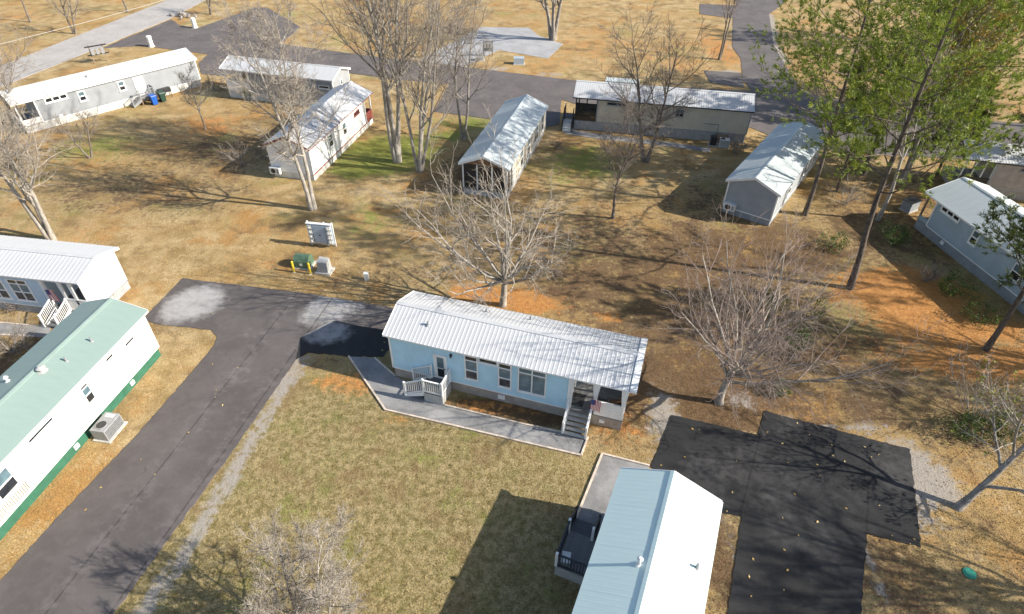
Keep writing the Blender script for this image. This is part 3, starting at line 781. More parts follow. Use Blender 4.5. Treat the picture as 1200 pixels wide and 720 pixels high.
def railing(parent, a, b, z0a, z0b, h=.95, mat=None, balmat=None, posts=(1, 1), gap=.13, bal=True, bw=.035):
    """railing with separate balusters; local points a, b and floor heights at both ends"""
    mat = mat or M['white']; balmat = balmat or mat
    a = Vector((a[0], a[1], z0a)); b = Vector((b[0], b[1], z0b))
    mb = MB()
    up = Vector((0, 0, 1))
    mb.bar(a + up * h, b + up * h, .09, .05)
    mb.bar(a + up * .1, b + up * .1, .05, .06)
    for p, f in ((a, posts[0]), (b, posts[1])):
        if f: mb.box(p.x - .05, p.x + .05, p.y - .05, p.y + .05, p.z - .02, p.z + h + .1)
    r = mb.build('railing', mat, parent)
    n = int((b - a).to_2d().length / gap)
    me_ = MB().box(-bw / 2, bw / 2, -bw / 2, bw / 2, .1, h).mesh('baluster', balmat)
    if bal:
        for i in range(1, n):
            p = a.lerp(b, i / n)
            inst('baluster', me_, r, p)
    return r

def flight(parent, a, b, width, z_top, n, mat, side_mat=None, riser=True):
    """n treads from a (top) to b (bottom ground) along local xy, 'width' across"""
    a = Vector((*a, 0)); b = Vector((*b, 0)); d = b - a; ang = math.atan2(d.y, d.x); run = d.length / n
    for i in range(n):
        z = z_top - (i + 1) * z_top / (n + 1)
        tm = MB().box(i * run + (0 if riser else .05), i * run + run + .03, -width / 2, width / 2, -.045, 0)
        if riser: tm.box(i * run + run - .01, i * run + run + .01, -width / 2 + .02, width / 2 - .02, -z_top / (n + 1) + .002, -.05)
        tm.build('tread', mat, parent, (a.x, a.y, z), (0, 0, ang))
    for sg in (-1, 1):
        y = sg * (width / 2 + .03)
        mb = MB().add([(0, y - .025, z_top - .32), (0, y + .025, z_top - .32), (0, y + .025, z_top - .02), (0, y - .025, z_top - .02),
                       (d.length, y - .025, 0), (d.length, y + .025, 0), (d.length + .02, y + .025, .14), (d.length + .02, y - .025, .14)],
                      [(0, 3, 2, 1), (4, 5, 6, 7), (0, 1, 5, 4), (1, 2, 6, 5), (2, 3, 7, 6), (3, 0, 4, 7)])
        mb.build('stringer', side_mat or mat, parent, (a.x, a.y, 0), (0, 0, ang))

def deck_boards(parent, x0, x1, y0, y1, z, mat, along='x', w=.14):
    ln = (y1 - y0) if along == 'x' else (x1 - x0)
    n = max(1, round(ln / w)); st = ln / n
    if along == 'x': me_ = MB().box(x0, x1, .004, st - .004, -.035, 0).mesh('deck_board', mat)
    else: me_ = MB().box(.004, st - .004, y0, y1, -.035, 0).mesh('deck_board', mat)
    for i in range(n):
        inst('deck_board', me_, parent, ((0, y0 + i * st, z) if along == 'x' else (x0 + i * st, 0, z)))

def flag(home, x, y, z, rz=0.0, label='small striped flag hanging beside the porch steps', h=.9, w=.55):
    """hanging flag: seven red and six white stripes with a starred blue canton, on a short slanted staff"""
    c, s_ = cos(home.o.rotation_euler.z), sin(home.o.rotation_euler.z)
    g = home.o.location
    t = thing('flag', label, 'flag', (g.x + c * x - s_ * y, g.y + s_ * x + c * y, z), home.o.rotation_euler.z + rz)
    MB().bar((0, .12, -.35), (0, -.28, .08), .025).build('staff', M['white'], t)
    n = 13
    for i in range(n):
        x0 = -w / 2 + i * w / n; x1 = x0 + w / n
        y0 = -.25 + .03 * sin(i * .9); y1 = -.25 + .03 * sin((i + 1) * .9)
        top = -.0 if i >= 6 else -.42 * h
        MB().add([(x0, y0, top), (x1, y1, top), (x1, y1 + .04, -h), (x0, y0 + .04, -h), (x0, y0 + .01, top), (x1, y1 + .01, top), (x1, y1 + .05, -h), (x0, y0 + .05, -h)],
                 [(0, 1, 2, 3), (7, 6, 5, 4)]).build('stripe', M['flag_red'] if i % 2 == 0 else M['flag_white'], t, fix=False)
    cn = MB().box(-w / 2, -w / 2 + w * 6 / 13, -.262, -.235, -.42 * h, 0).build('canton', M['flag_blue'], t)
    for a in range(3):
        for b in range(4):
            cx = -w / 2 + w * (.09 + .14 * a); cz = -.05 * h - .10 * h * b
            st = [(cx + (.018 if k % 2 == 0 else .008) * sin(k * pi / 5), -.268, cz + (.018 if k % 2 == 0 else .008) * cos(k * pi / 5)) for k in range(10)]
            MB().add(st, [tuple(range(10))]).build('star', M['flag_white'], cn, fix=False)
    return t

def on_home(home, x, y, z=0.0):
    c, s_ = cos(home.o.rotation_euler.z), sin(home.o.rotation_euler.z)
    return (home.o.location.x + c * x - s_ * y, home.o.location.y + s_ * x + c * y, z)

# --- blue home in the middle
B = Home('sky blue mobile home with white ribbed roof and corner porch in the centre', .101, 26.458, -.295, 14.586, 4.336, 3.58, 4.358,
         'blue_wall', 'white_roof', 'skirt_tan', body=(-7.04, 3.86), floor=.82)
B.door('f', -3.86, .66, 1.85)
B.window('f', -1.92, 1.36, [.68], [.62, .72, .28])
B.window('f', -.88, 2.95, [1.02], [.24])
B.window('f', .11, 1.36, [.66], [.62, .72, .28])
B.window('f', 1.72, 1.36, [.72, .72], [1.42, .30], dark=M['glass_blind'])
B.lamp('f', -3.15, 2.95)
B.access('f', -.1, .42, .42, .30); B.access('f', 5.9, .42, .3, .2)
for sg in (-1, 1):
    sl_ = (B.hr - B.he) / (B.W / 2)
    MB().add([(B.L / 2 - .16, 0, B.hr + .075), (B.L / 2 + .2, 0, B.hr + .075), (B.L / 2 + .2, sg * 2.2, B.hr + .075 - 2.2 * sl_), (B.L / 2 - .16, sg * 2.2, B.hr + .075 - 2.2 * sl_),
              (B.L / 2 - .16, 0, B.hr + .04), (B.L / 2 + .2, 0, B.hr - .12), (B.L / 2 + .2, sg * 2.2, B.hr - .12 - 2.2 * sl_), (B.L / 2 - .16, sg * 2.2, B.hr + .04 - 2.2 * sl_)],
             [(0, 1, 2, 3), (4, 5, 6, 7), (0, 1, 5, 4), (1, 2, 6, 5), (2, 3, 7, 6), (3, 0, 4, 7)]).build('end_trim', M['white'], B.r)
B.vent(-4.9, -1.0, .25, .07); B.vent(-2.1, 1.3, .3); B.vent(.6, 1.5, .3, .05)
pf = B.porch(3.88, 7.04)
for x, y, fl in ((3.96, -1.86, .34), (5.36, -1.86, .46), (6.92, -1.86, .46)):
    B.post(x, y, B.floor + (0 if x < 5 else 1.0), None, .14, flare=fl)
B.post(6.98, 0, w=.12); B.post(6.98, 1.86, w=.14)
B.half_wall((5.36, -1.86), (6.98, -1.86), B.floor, 1.9)
B.half_wall((6.98, -1.80), (6.98, 1.84), B.floor, 1.9)
B.half_wall((3.9, 1.86), (6.98, 1.86), B.floor, 1.9)
B.door('r', -.6, .8, 1.95)
B.window('r', .9, 1.5, [.7], [.6, .6])
MB().box(3.9, 7.0, -1.9, 1.9, 3.3, 3.34).build('porch_ceiling', M['white'], B.o)
st = thing('porch_steps', 'white sided gray porch steps at the right end of the sky blue home', 'steps', on_home(B, 4.58, -1.92), B.o.rotation_euler.z)
flight(st, (0, 0), (0, -1.25), 1.16, .82, 5, M['ac'], M['white'], riser=False)
for sx in (-.66, .66):
    railing(st, (sx, -.06), (sx, -1.25), .78, .10, .85, gap=.12)
    sw_ = MB().add([(sx - .03, -.1, .70), (sx + .03, -.1, .70), (sx + .03, -.1, 1.5), (sx - .03, -.1, 1.5), (sx - .03, -1.2, .06), (sx + .03, -1.2, .06), (sx + .03, -1.2, .86), (sx - .03, -1.2, .86)],
                   [(0, 3, 2, 1), (4, 5, 6, 7), (0, 1, 5, 4), (1, 2, 6, 5), (2, 3, 7, 6), (3, 0, 4, 7)]).build('side_panel', M['white'], st)
flag(B, 5.45, -2.0, 2.35, 0, 'striped flag hanging from the post beside the blue home porch steps')
mt = tag(MB().box(-.38, .38, -.5, .5, 0, .02).build('door_mat', M['black'], None, on_home(B, 4.3, -1.1, B.floor + .002), (0, 0, B.o.rotation_euler.z)), 'dark door mat on the sky blue home porch floor', 'mat')
def chair(home, x, y, z, rz, label, mat='dark_metal', cat='chair', group=None):
    t = thing('porch_chair', label, cat, on_home(home, x, y, z), home.o.rotation_euler.z + rz, group)
    m = M[mat]
    MB().box(-.26, .26, -.25, .25, .40, .46).build('seat', m, t)
    MB().add([(-.26, .22, .46), (.26, .22, .46), (.26, .27, .46), (-.26, .27, .46), (-.24, .36, .98), (.24, .36, .98), (.24, .40, .98), (-.24, .40, .98)],
             [(0, 3, 2, 1), (4, 5, 6, 7), (0, 1, 5, 4), (1, 2, 6, 5), (2, 3, 7, 6), (3, 0, 4, 7)]).build('backrest', m, t)
    for sx in (-.24, .24):
        for sy in (-.22, .24): MB().box(sx - .02, sx + .02, sy - .02, sy + .02, 0, .41).build('leg', m, t)
        MB().box(sx - .03, sx + .03, -.25, .28, .62, .66).box(sx - .02, sx + .02, -.24, -.2, .46, .62).build('armrest', m, t)
    return t
chair(B, 5.75, -1.25, B.floor, pi, 'dark porch chair behind the white boards of the blue home porch')
chair(B, 6.45, -1.1, B.floor, pi + .4, 'brown wicker chair at the outer corner of the blue home porch', 'brown_chair')

# left entry deck of the blue home
dk = thing('entry_deck', 'white railed entry deck with side steps at the blue home front door', 'deck', on_home(B, 0, 0), B.o.rotation_euler.z)
deck_boards(dk, -4.48, -3.26, -3.30, -1.97, .80, M['dark_deck'], 'y')
MB().box(-4.46, -3.28, -3.27, -3.23, -.05, .76).box(-3.32, -3.28, -3.23, -1.98, -.05, .76).box(-4.46, -4.42, -3.23, -1.98, -.05, .76).build('deck_skirt', M['ac'], dk)
flight(dk, (-4.48, -2.64), (-5.72, -2.64), 1.2, .80, 4, M['dark_deck'], M['white'])
railing(dk, (-4.46, -3.28), (-3.28, -3.28), .80, .80, 1.0)
railing(dk, (-3.28, -3.28), (-3.28, -2.02), .80, .80, 1.0, posts=(0, 1))
railing(dk, (-4.50, -3.28), (-5.70, -3.28), .78, .16, 1.0, posts=(0, 1))
railing(dk, (-4.46, -2.02), (-5.70, -2.02), .78, .16, 1.0)

# --- bottom centre home, white and pale teal roof
W_ = Home('home with long pale teal metal roof beside the dark parking', 5.154, 11.18, -1.957, 11.796, 4.62, 3.464, 4.441,
          'steel_blue_wall', 'teal_roof', 'skirt_gray', rib=.23, floor=.8)
W_.window('f', 1.4, 1.3, [.8], [.6, .6]); W_.door('f', -2.6, .85, 1.95)
W_.window('b', -2.5, 1.3, [.8], [.6, .6]); W_.window('b', 2.5, 1.3, [.8], [.6, .6]); W_.window('l', 0, 1.5, [.8], [.5, .5])
W_.vent(-1.1, -.45, .45, .07, 'ac_white', True); W_.vent(-2.2, 1.75, .3, .06)
wd = thing('entry_deck', 'charcoal entry deck with black balusters beside the teal roofed home', 'deck', on_home(W_, 0, 0), W_.o.rotation_euler.z)
deck_boards(wd, -3.5, -1.55, -3.95, -2.1, .80, M['deck'], 'y')
MB().box(-3.48, -1.57, -3.93, -3.89, -.05, .755).box(-1.62, -1.57, -3.88, -2.1, -.05, .755).box(-3.48, -3.43, -3.88, -2.1, -.05, .755).build('deck_skirt', M['skirt_gray'], wd)
railing(wd, (-3.4, -3.9), (-1.6, -3.9), .80, .80, .95, M['dark_metal'], M['dark_metal'], (0, 0))
railing(wd, (-1.6, -3.9), (-1.6, -2.1), .80, .80, .95, M['dark_metal'], M['dark_metal'], (0, 0))
for x, y in ((-1.6, -3.9), (-3.42, -3.9), (-3.42, -2.75), (-1.6, -2.2)):
    MB().box(x - .06, x + .06, y - .06, y + .06, .78, 1.85).build('newel_post', M['white'], wd)
flight(wd, (-3.5, -3.33), (-4.6, -3.33), 1.12, .80, 4, M['dark_deck'], M['dark_metal'])
railing(wd, (-3.5, -3.9), (-4.6, -3.9), .78, .1, .95, M['dark_metal'], M['dark_metal'], (0, 1))
railing(wd, (-3.5, -2.72), (-4.6, -2.72), .78, .1, .95, M['dark_metal'], M['dark_metal'], (0, 1))
cb_ = thing('storage_box', 'pale blue storage box on the charcoal deck near its black rail', 'box', on_home(W_, -1.95, -3.55, .801), W_.o.rotation_euler.z + .2)
MB().box(-.25, .25, -.18, .18, 0, .32).build('body', M['box_blue'], cb_); MB().box(-.27, .27, -.2, .2, .325, .37).build('lid', M['ac_white'], cb_)

# --- green roofed home on the left edge
G = Home('white mobile home with sage green metal roof and green skirting at the left edge', -25.357, 21.410, 1.422, 14.932, 4.326, 3.549, 4.19,
         'cream_wall', 'green_roof', 'skirt_green', rib=.23, floor=.72)
G.o.children[0].data.materials[0] = M['white']
G.window('f', 5.50, 2.60, [.75], [.16], bar=.05); G.window('f', 3.85, 2.85, [.55], [.16], bar=.05)
G.window('f', 1.68, 1.72, [.45], [.48, .42, .14], bar=.06); G.window('f', -1.40, 2.82, [1.55], [.16], bar=.05)
G.window('f', -4.15, 1.62, [.95], [.55, .62], dark=M['glass_dark'])
G.window('f', -6.2, 1.6, [.8], [.6, .6])
railing(G.o, (-6.3, -2.02), (-3.4, -2.02), .8, .8, .75, bal=True)
G.access('f', 4.40, .35, .32, .26); G.access('f', -0.40, .35, .32, .26)
G.vent(2.40, -.9, .3, .05); G.vent(4.10, -1.1, .3, .05); G.vent(1.40, -.35, .25, .13, 'ac', True); G.vent(0.60, 1.1, .3, .07, 'ac_white', True)

# --- left edge home with flag
Lh = Home('pale blue home with white ribbed roof and tall windows behind the green roofed one', -34.041, 34.296, -.143, 12.617, 4.195, 3.364, 3.966,
          'pale_blue_wall', 'white_roof', 'skirt_gray', body=(-6.06, 3.2), skirt_style='rib', rib=.3, floor=.72)
for u in (1.45,): Lh.window('f', u, 1.12, [.62, .62], [.62, .62, .26])
Lh.window('f', -.45, 1.12, [.62, .62], [.62, .62, .26]); Lh.window('f', -2.6, 1.3, [.62], [.62, .62])
Lh.porch(3.2, 6.06)
Lh.half_wall((4.55, -1.82), (6.0, -1.82), Lh.floor, 1.65)
for x in (3.3, 4.55, 5.3): Lh.post(x, -1.80, w=.14, flare=.3 if x > 4 else None)
MB().box(5.99, 6.06, -1.84, 1.84, .72, 3.22).build('end_wall', M['white'], Lh.o)
MB().prism_x([(-1.84, 3.22), (1.84, 3.22), (0, 3.74)], 5.99, 6.06).build('gable_panel', M['white'], Lh.o)
p_, rz_ = (6.10, 1.45), 0
MB().box(-.02, .02, -.2, .2, -.35, .35).build('louver', M['ac'], Lh.o, (6.07, 1.45, 2.2))
ls = thing('porch_steps', 'white railed steps to the flagged porch of the pale blue home', 'steps', on_home(Lh, 3.9, -1.87), Lh.o.rotation_euler.z)
flight(ls, (0, 0), (-.15, -1.2), .95, .72, 4, M['deck'], M['white'])
for sx in (-.56, .56): railing(ls, (sx, -.05), (sx - .15, -1.25), .70, .10, .9, gap=.11)
flag(Lh, 3.75, -1.75, 2.4, 0, 'striped flag hanging over the porch steps of the pale blue home', .95, .6)

# --- long gray home far left
A = Home('long light gray home with white roof and white skirting at the upper left', -46.796, 70.192, .875, 20.0, 4.353, 3.244, 4.05,
         'gray_wall', 'white_roof', 'skirt_white', body=(-7.9, 9.75), floor=.78)
A.window('f', -5.85, 2.45, [.58, .58, .58], [.34], bar=.13); A.window('f', -3.4, 1.75, [.55], [.38, .38], bar=.12); A.window('f', .83, 1.75, [.55], [.38, .38], bar=.12)
A.door('f', 2.75, .95, 1.95, glazed=False)
A.access('f', -6.1, .95, .3, .25); A.vent(-1.9, -.9, .3, .06)
A.porch(-9.75, -7.9)
A.post(-9.68, -1.86); A.post(-9.68, 1.86)
A.half_wall((-9.72, -1.88), (-7.95, -1.88), A.floor, 1.35, boards=4); A.half_wall((-9.72, -1.82), (-9.72, 1.82), A.floor, 1.35, boards=4)

# --- small hipped gray home behind
C_ = Home('pale gray home with screened corner and white roof just right of the long gray one', -26.9, 72.9, -.25, 14.5, 4.45, 3.42, 4.2,
          'gray_wall', 'silver_roof', 'skirt_white', body=(-3.9, 7.0), floor=.78)
C_.window('f', -1.9, 2.9, [1.3], [.22], bar=.07, frame=M['dark_gray_wall']); C_.window('f', 5.9, 2.3, [1.2], [.24], bar=.07); C_.window('f', 2.2, 1.5, [.7], [.5, .5])
C_.window('r', 0, 1.6, [.42], [.5, .5])
C_.porch(-7.0, -3.9)
for x in (-6.92, -5.4, -3.98): C_.post(x, -1.92)
C_.post(-6.92, 1.92)
C_.half_wall((-6.98, -1.95), (-3.95, -1.95), C_.floor, 2.0); C_.half_wall((-6.98, -1.9), (-6.98, 1.9), C_.floor, 2.0)
MB().box(-4.6, -3.9, -1.86, -1.8, .8, 3.3).build('screen_panel', M['glass_dark'], C_.o)

# --- white home with rust red trim
D = Home('white mobile home with rust red trim and silver roof behind the twin pale trunks', -19.168, 59.187, 1.361, 14.71, 4.599, 3.296, 4.267,
         'white', 'silver_roof', 'skirt_white', trim='white', body=(-7.11, 5.4), floor=.72, rake='red_trim')
MB().box(-7.15, 7.15, -2.12, -2.078, .60, .70).build('belt_trim', M['red_trim'], D.o)
D.window('f', -2.9, 1.6, [.7], [.5, .5]); D.window('f', .2, 1.5, [.7], [.5, .55]); D.window('f', 3.3, 2.35, [.55, .55], [.24], frame=M['red_trim'])
D.access('l', -.1, 1.7, .55, .35, 'white', 'wall_vent')
D.porch(5.4, 7.1)
for y in (-1.98, 0, 1.98): D.post(7.02, y)
D.half_wall((5.45, -2.02), (7.08, -2.02), D.floor, 1.55, M['red_trim'], 4); D.half_wall((7.06, -1.95), (7.06, 1.95), D.floor, 1.55, M['red_trim'], 4)

# --- silver roofed home with a full length screened porch
E_ = Home('screened home with pale silver gable roof behind the big spreading bare tree', -.675, 56.479, 1.309, 15.26, 4.665, 3.054, 4.002,
          'tan_wall', 'blue_roof', 'skirt_gray', body=(-5.4, 7.3), floor=.62)
E_.window('f', -2.5, 1.0, [.8], [.7, .7]); E_.window('f', .2, 1.0, [.8], [.7, .7]); E_.window('f', 3.2, 1.0, [.8, .8], [.7, .7]); E_.window('f', 6.1, 1.0, [.8], [.7, .7])
E_.porch(-7.38, -5.4)
for y in (-2.02, -.7, .7, 2.02): E_.post(-7.3, y, w=.12)
for x in (-6.3, -5.5): E_.post(x, -2.02, w=.12)
MB().box(-7.32, -7.28, -1.98, 1.98, .62, 2.95).build('screen_panel', M['glass_dark'], E_.o)
MB().box(-7.24, -5.45, -2.05, -2.02, .62, 2.95).build('screen_panel', M['glass_dark'], E_.o)
MB().prism_x([(-1.95, 2.96), (1.95, 2.96), (0, 3.72)], -7.30, -7.26).build('gable_panel', M['brown_chair'], E_.o)
for x in (-4.2, -1.2, 1.6, 4.8, 7.15): E_.post(x, -2.14, .62, 2.9, .12)

# --- tan home top right of centre
F = Home('tan mobile home with white ribbed roof and dark corner porch at the top centre', 15.753, 64.898, -.189, 18.562, 4.443, 3.60, 4.60,
         'tan_wall', 'white_roof', 'skirt_gray', trim='dark_gray_wall', body=(-6.65, 9.03), skirt_style='rib', floor=1.05, rake='dark_metal')
F.window('f', -4.6, 2.95, [1.0, 1.0], [.22], bar=.07); F.window('f', -2.1, 2.35, [.26, .26], [.26, .26], bar=.05); F.window('f', 1.95, 2.35, [.32, .32], [.32, .32], bar=.05)
F.porch(-9.03, -6.65, 'dark_deck')
for x in (-8.95, -7.8, -6.72): F.post(x, -1.9, w=.12, mat=M['dark_metal'])
F.post(-8.95, 1.9, mat=M['dark_metal'])
F.half_wall((-8.95, -1.93), (-6.7, -1.93), F.floor, 2.9, M['glass_dark'], 3)
MB().add([(-6.2, .2, 4.72), (-2.6, .2, 4.72), (-2.6, 2.25, 4.45), (-6.2, 2.25, 4.45), (-6.2, .2, 4.3), (-2.6, .2, 4.3), (-2.6, 2.25, 3.9), (-6.2, 2.25, 3.9)],
         [(0, 1, 2, 3), (4, 5, 6, 7), (0, 1, 5, 4), (1, 2, 6, 5), (2, 3, 7, 6), (3, 0, 4, 7)]).build('dormer', M['blue_roof'], F.o)
MB().bar((6.1, -2.02, .55), (6.1, -2.02, 1.85), .06).bar((4.6, -2.03, 1.87), (6.13, -2.03, 1.87), .06).build('conduit', M['pvc'], F.o)
fs = thing('porch_steps', 'dark porch steps with white treads at the left end of the tan home', 'steps', on_home(F, -9.15, -.9), F.o.rotation_euler.z)
MB().box(-1.1, 0, -.65, .65, .99, 1.05).build('landing', M['dark_deck'], fs)
MB().box(-1.05, -1.0, -.6, .6, 0, .98).box(-.08, -.04, -.6, .6, 0, .98).build('landing_leg', M['dark_metal'], fs)
flight(fs, (-.55, -.65), (-.55, -2.1), 1.0, 1.05, 5, M['ac_white'], M['dark_metal'])
for sx in (-1.06, -.04): railing(fs, (sx, -.65), (sx, -2.1), 1.05, .15, .95, M['dark_metal'], M['dark_metal'])
railing(fs, (-1.06, .62), (-1.06, -.62), 1.05, 1.05, .95, M['dark_metal'], M['dark_metal'])

# --- slate gray home under the pines
Hh = Home('slate gray mobile home with pale metal roof and white trim left of the pines', 24.125, 51.786, .955, 14.721, 4.638, 3.113, 4.005,
          'dark_gray_wall', 'blue_roof', 'skirt_slate', floor=.62)
Hh.window('f', 2.0, 1.2, [.8], [.6, .6]); Hh.window('f', -3.0, 1.2, [.8], [.6, .6]); Hh.door('f', 5.0, .85, 1.95)
Hh.window('b', 0, 1.2, [.8], [.6, .6])
# --- steel blue home at the right edge
I_ = Home('steel blue home with triple clerestory window among the pines at the right edge', 37.977, 38.876, -1.4, 14.0, 6.0, 3.25, 4.3,
          'steel_blue_wall', 'blue_roof', 'skirt_slate', body=(-5.6, 6.75), floor=.85)
I_.window('f', -4.05, 2.62, [.52, .52, .52], [.36], bar=.12); I_.window('f', -1.2, 1.85, [.5], [.42, .42], bar=.12); I_.window('f', 3.0, 1.6, [.7], [.5, .5])
I_.access('f', -3.5, .5, .35, .3)
I_.porch(-6.75, -5.6, 'deck')
for y in (-2.68, 0, 2.68): I_.post(-6.68, y, mat=M['wood'])
I_.half_wall((-6.70, -2.7), (-5.65, -2.7), I_.floor, 1.2, M['steel_blue_wall'], 2)
# --- far right home
J = Home('taupe home with white roof at the right edge below the far road', 47.5, 51.6, -.25, 13.5, 4.4, 3.41, 4.3,
         'skirt_tan', 'white_roof', 'skirt_tan', trim='dark_gray_wall', body=(-3.9, 6.5), floor=.85, rake='dark_metal')
J.window('f', -1.2, 2.7, [.5, .5, .5], [.24], bar=.06)
J.window('f', 3.0, 1.5, [.7], [.5, .5])
J.porch(-6.5, -3.9)
for x in (-6.42, -5.6, -4.8, -4.0): J.post(x, -1.9, w=.1, mat=M['ac_white'])
J.half_wall((-6.45, -1.93), (-4.0, -1.93), J.floor, 1.7, M['dark_metal'], 3)

# ------------------------------------------------------------------ trees
def unit(a):
    return a / (np.linalg.norm(a, axis=-1, keepdims=True) + 1e-12)

def grow(rng, P0, D0, Ln, R0, R1, k, wig=.12, up=.06):
    """grow B polylines of k segments at once -> points (B,k+1,3), radii (B,k+1), directions"""
    Bn = len(P0)
    pts_ = np.zeros((Bn, k + 1, 3)); dirs = np.zeros((Bn, k + 1, 3))
    pts_[:, 0] = P0; d = unit(D0); dirs[:, 0] = d
    for i in range(k):
        d = unit(d + wig * rng.normal(size=(Bn, 3)) + np.array([0, 0, up]))
        pts_[:, i + 1] = pts_[:, i] + d * (Ln / k)[:, None]
        dirs[:, i + 1] = d
    t = np.linspace(0, 1, k + 1)[None, :]
    rad = R0[:, None] * (1 - t) + R1[:, None] * t
    return pts_, rad, dirs

def sprout(rng, lev, n, t0, t1, ang, ang_sd, ratio, min_len, Ln, taper=.5, rr=.62, tip=False):
    """n children on every branch of a level -> start points, directions, lengths, radii"""
    pts_, rad, dirs = lev
    Bn, k1, _ = pts_.shape
    t = t0 + (t1 - t0) * (np.arange(n)[None, :] + rng.uniform(0, 1, (Bn, n))) / n
    if tip: t[:, -1] = 1.0
    x = t * (k1 - 1); i = np.clip(x.astype(int), 0, k1 - 2); f = x - i
    bi = np.arange(Bn)[:, None]
    p = pts_[bi, i] * (1 - f)[..., None] + pts_[bi, i + 1] * f[..., None]
    d = unit(dirs[bi, i + 1])
    r = rad[bi, i] * (1 - f) + rad[bi, i + 1] * f
    az = rng.uniform(0, 2 * pi, (Bn, 1)) + np.arange(n)[None, :] * 2.399 + rng.normal(0, .35, (Bn, n))
    ref = np.where(np.abs(d[..., 2:3]) > .9, np.array([1., 0, 0]), np.array([0, 0, 1.]))
    u = unit(np.cross(d, ref)); v = np.cross(d, u)
    a = np.radians(np.clip(rng.normal(ang, ang_sd, (Bn, n)), 8, 115))
    if tip: a[:, -1] *= .3
    cd = np.cos(a)[..., None] * d + np.sin(a)[..., None] * (np.cos(az)[..., None] * u + np.sin(az)[..., None] * v)
    ln = np.maximum(min_len, Ln[:, None] * ratio * (1 - taper * t) * rng.uniform(.7, 1.25, (Bn, n)))
    return p.reshape(-1, 3), cd.reshape(-1, 3), ln.ravel(), (r * rr).ravel()

def tubes(levels, sides):
    """levels: list of (pts, rad, dirs); -> verts, quads"""
    V = []; Q = []; off = 0
    for (p, r, d), s in zip(levels, sides):
        Bn, k1, _ = p.shape
        ref = np.where(np.abs(d[:, :1, 2:3]) > .9, np.array([1., 0, 0]), np.array([0, 0, 1.]))
        u = unit(np.cross(d, np.broadcast_to(ref, d.shape))); v = np.cross(d, u)
        a = np.arange(s) * 2 * pi / s
        ring = p[:, :, None] + r[:, :, None, None] * (np.cos(a)[None, None, :, None] * u[:, :, None] + np.sin(a)[None, None, :, None] * v[:, :, None])
        V.append(ring.reshape(-1, 3))
        ix = off + np.arange(Bn * k1 * s).reshape(Bn, k1, s)
        nx_ = np.roll(ix, -1, axis=2)
        Q.append(np.stack([ix[:, :-1], nx_[:, :-1], nx_[:, 1:], ix[:, 1:]], -1).reshape(-1, 4))
        off += Bn * k1 * s
    return np.concatenate(V), np.concatenate(Q)

def leaf_cloud(rng, centers, n, spread, size, width, droop=0.0, aim=None):
    """n thin leaf or needle faces round every centre -> verts, tris, shade"""
    Cn = len(centers)
    c = np.repeat(centers, n, axis=0)
    d = rng.normal(size=(Cn * n, 3)) + np.array([0, 0, .25])
    if aim is not None: d = d * .62 + np.repeat(aim, n, axis=0) * 1.15
    d = unit(d)
    base = c + rng.normal(0, spread, (Cn * n, 3)) * np.array([1, 1, .7])
    ln = size * rng.uniform(.6, 1.3, (Cn * n, 1))
    tipp = base + d * ln
    side = unit(np.cross(d, rng.normal(size=(Cn * n, 3)))) * (width * rng.uniform(.7, 1.3, (Cn * n, 1)))
    v = np.stack([base - side, base + side, tipp], 1).reshape(-1, 3)
    q = np.arange(Cn * n * 3).reshape(-1, 3)
    sh = np.clip(np.repeat(rng.uniform(0, 1, Cn), n) * .65 + rng.uniform(0, .35, Cn * n), 0, 1)
    return v, q, np.repeat(sh, 3)

def add_shade(me_, sh):
    a = me_.attributes.new('shade', 'FLOAT', 'POINT')
    a.data.foreach_set('value', sh.astype(np.float32))

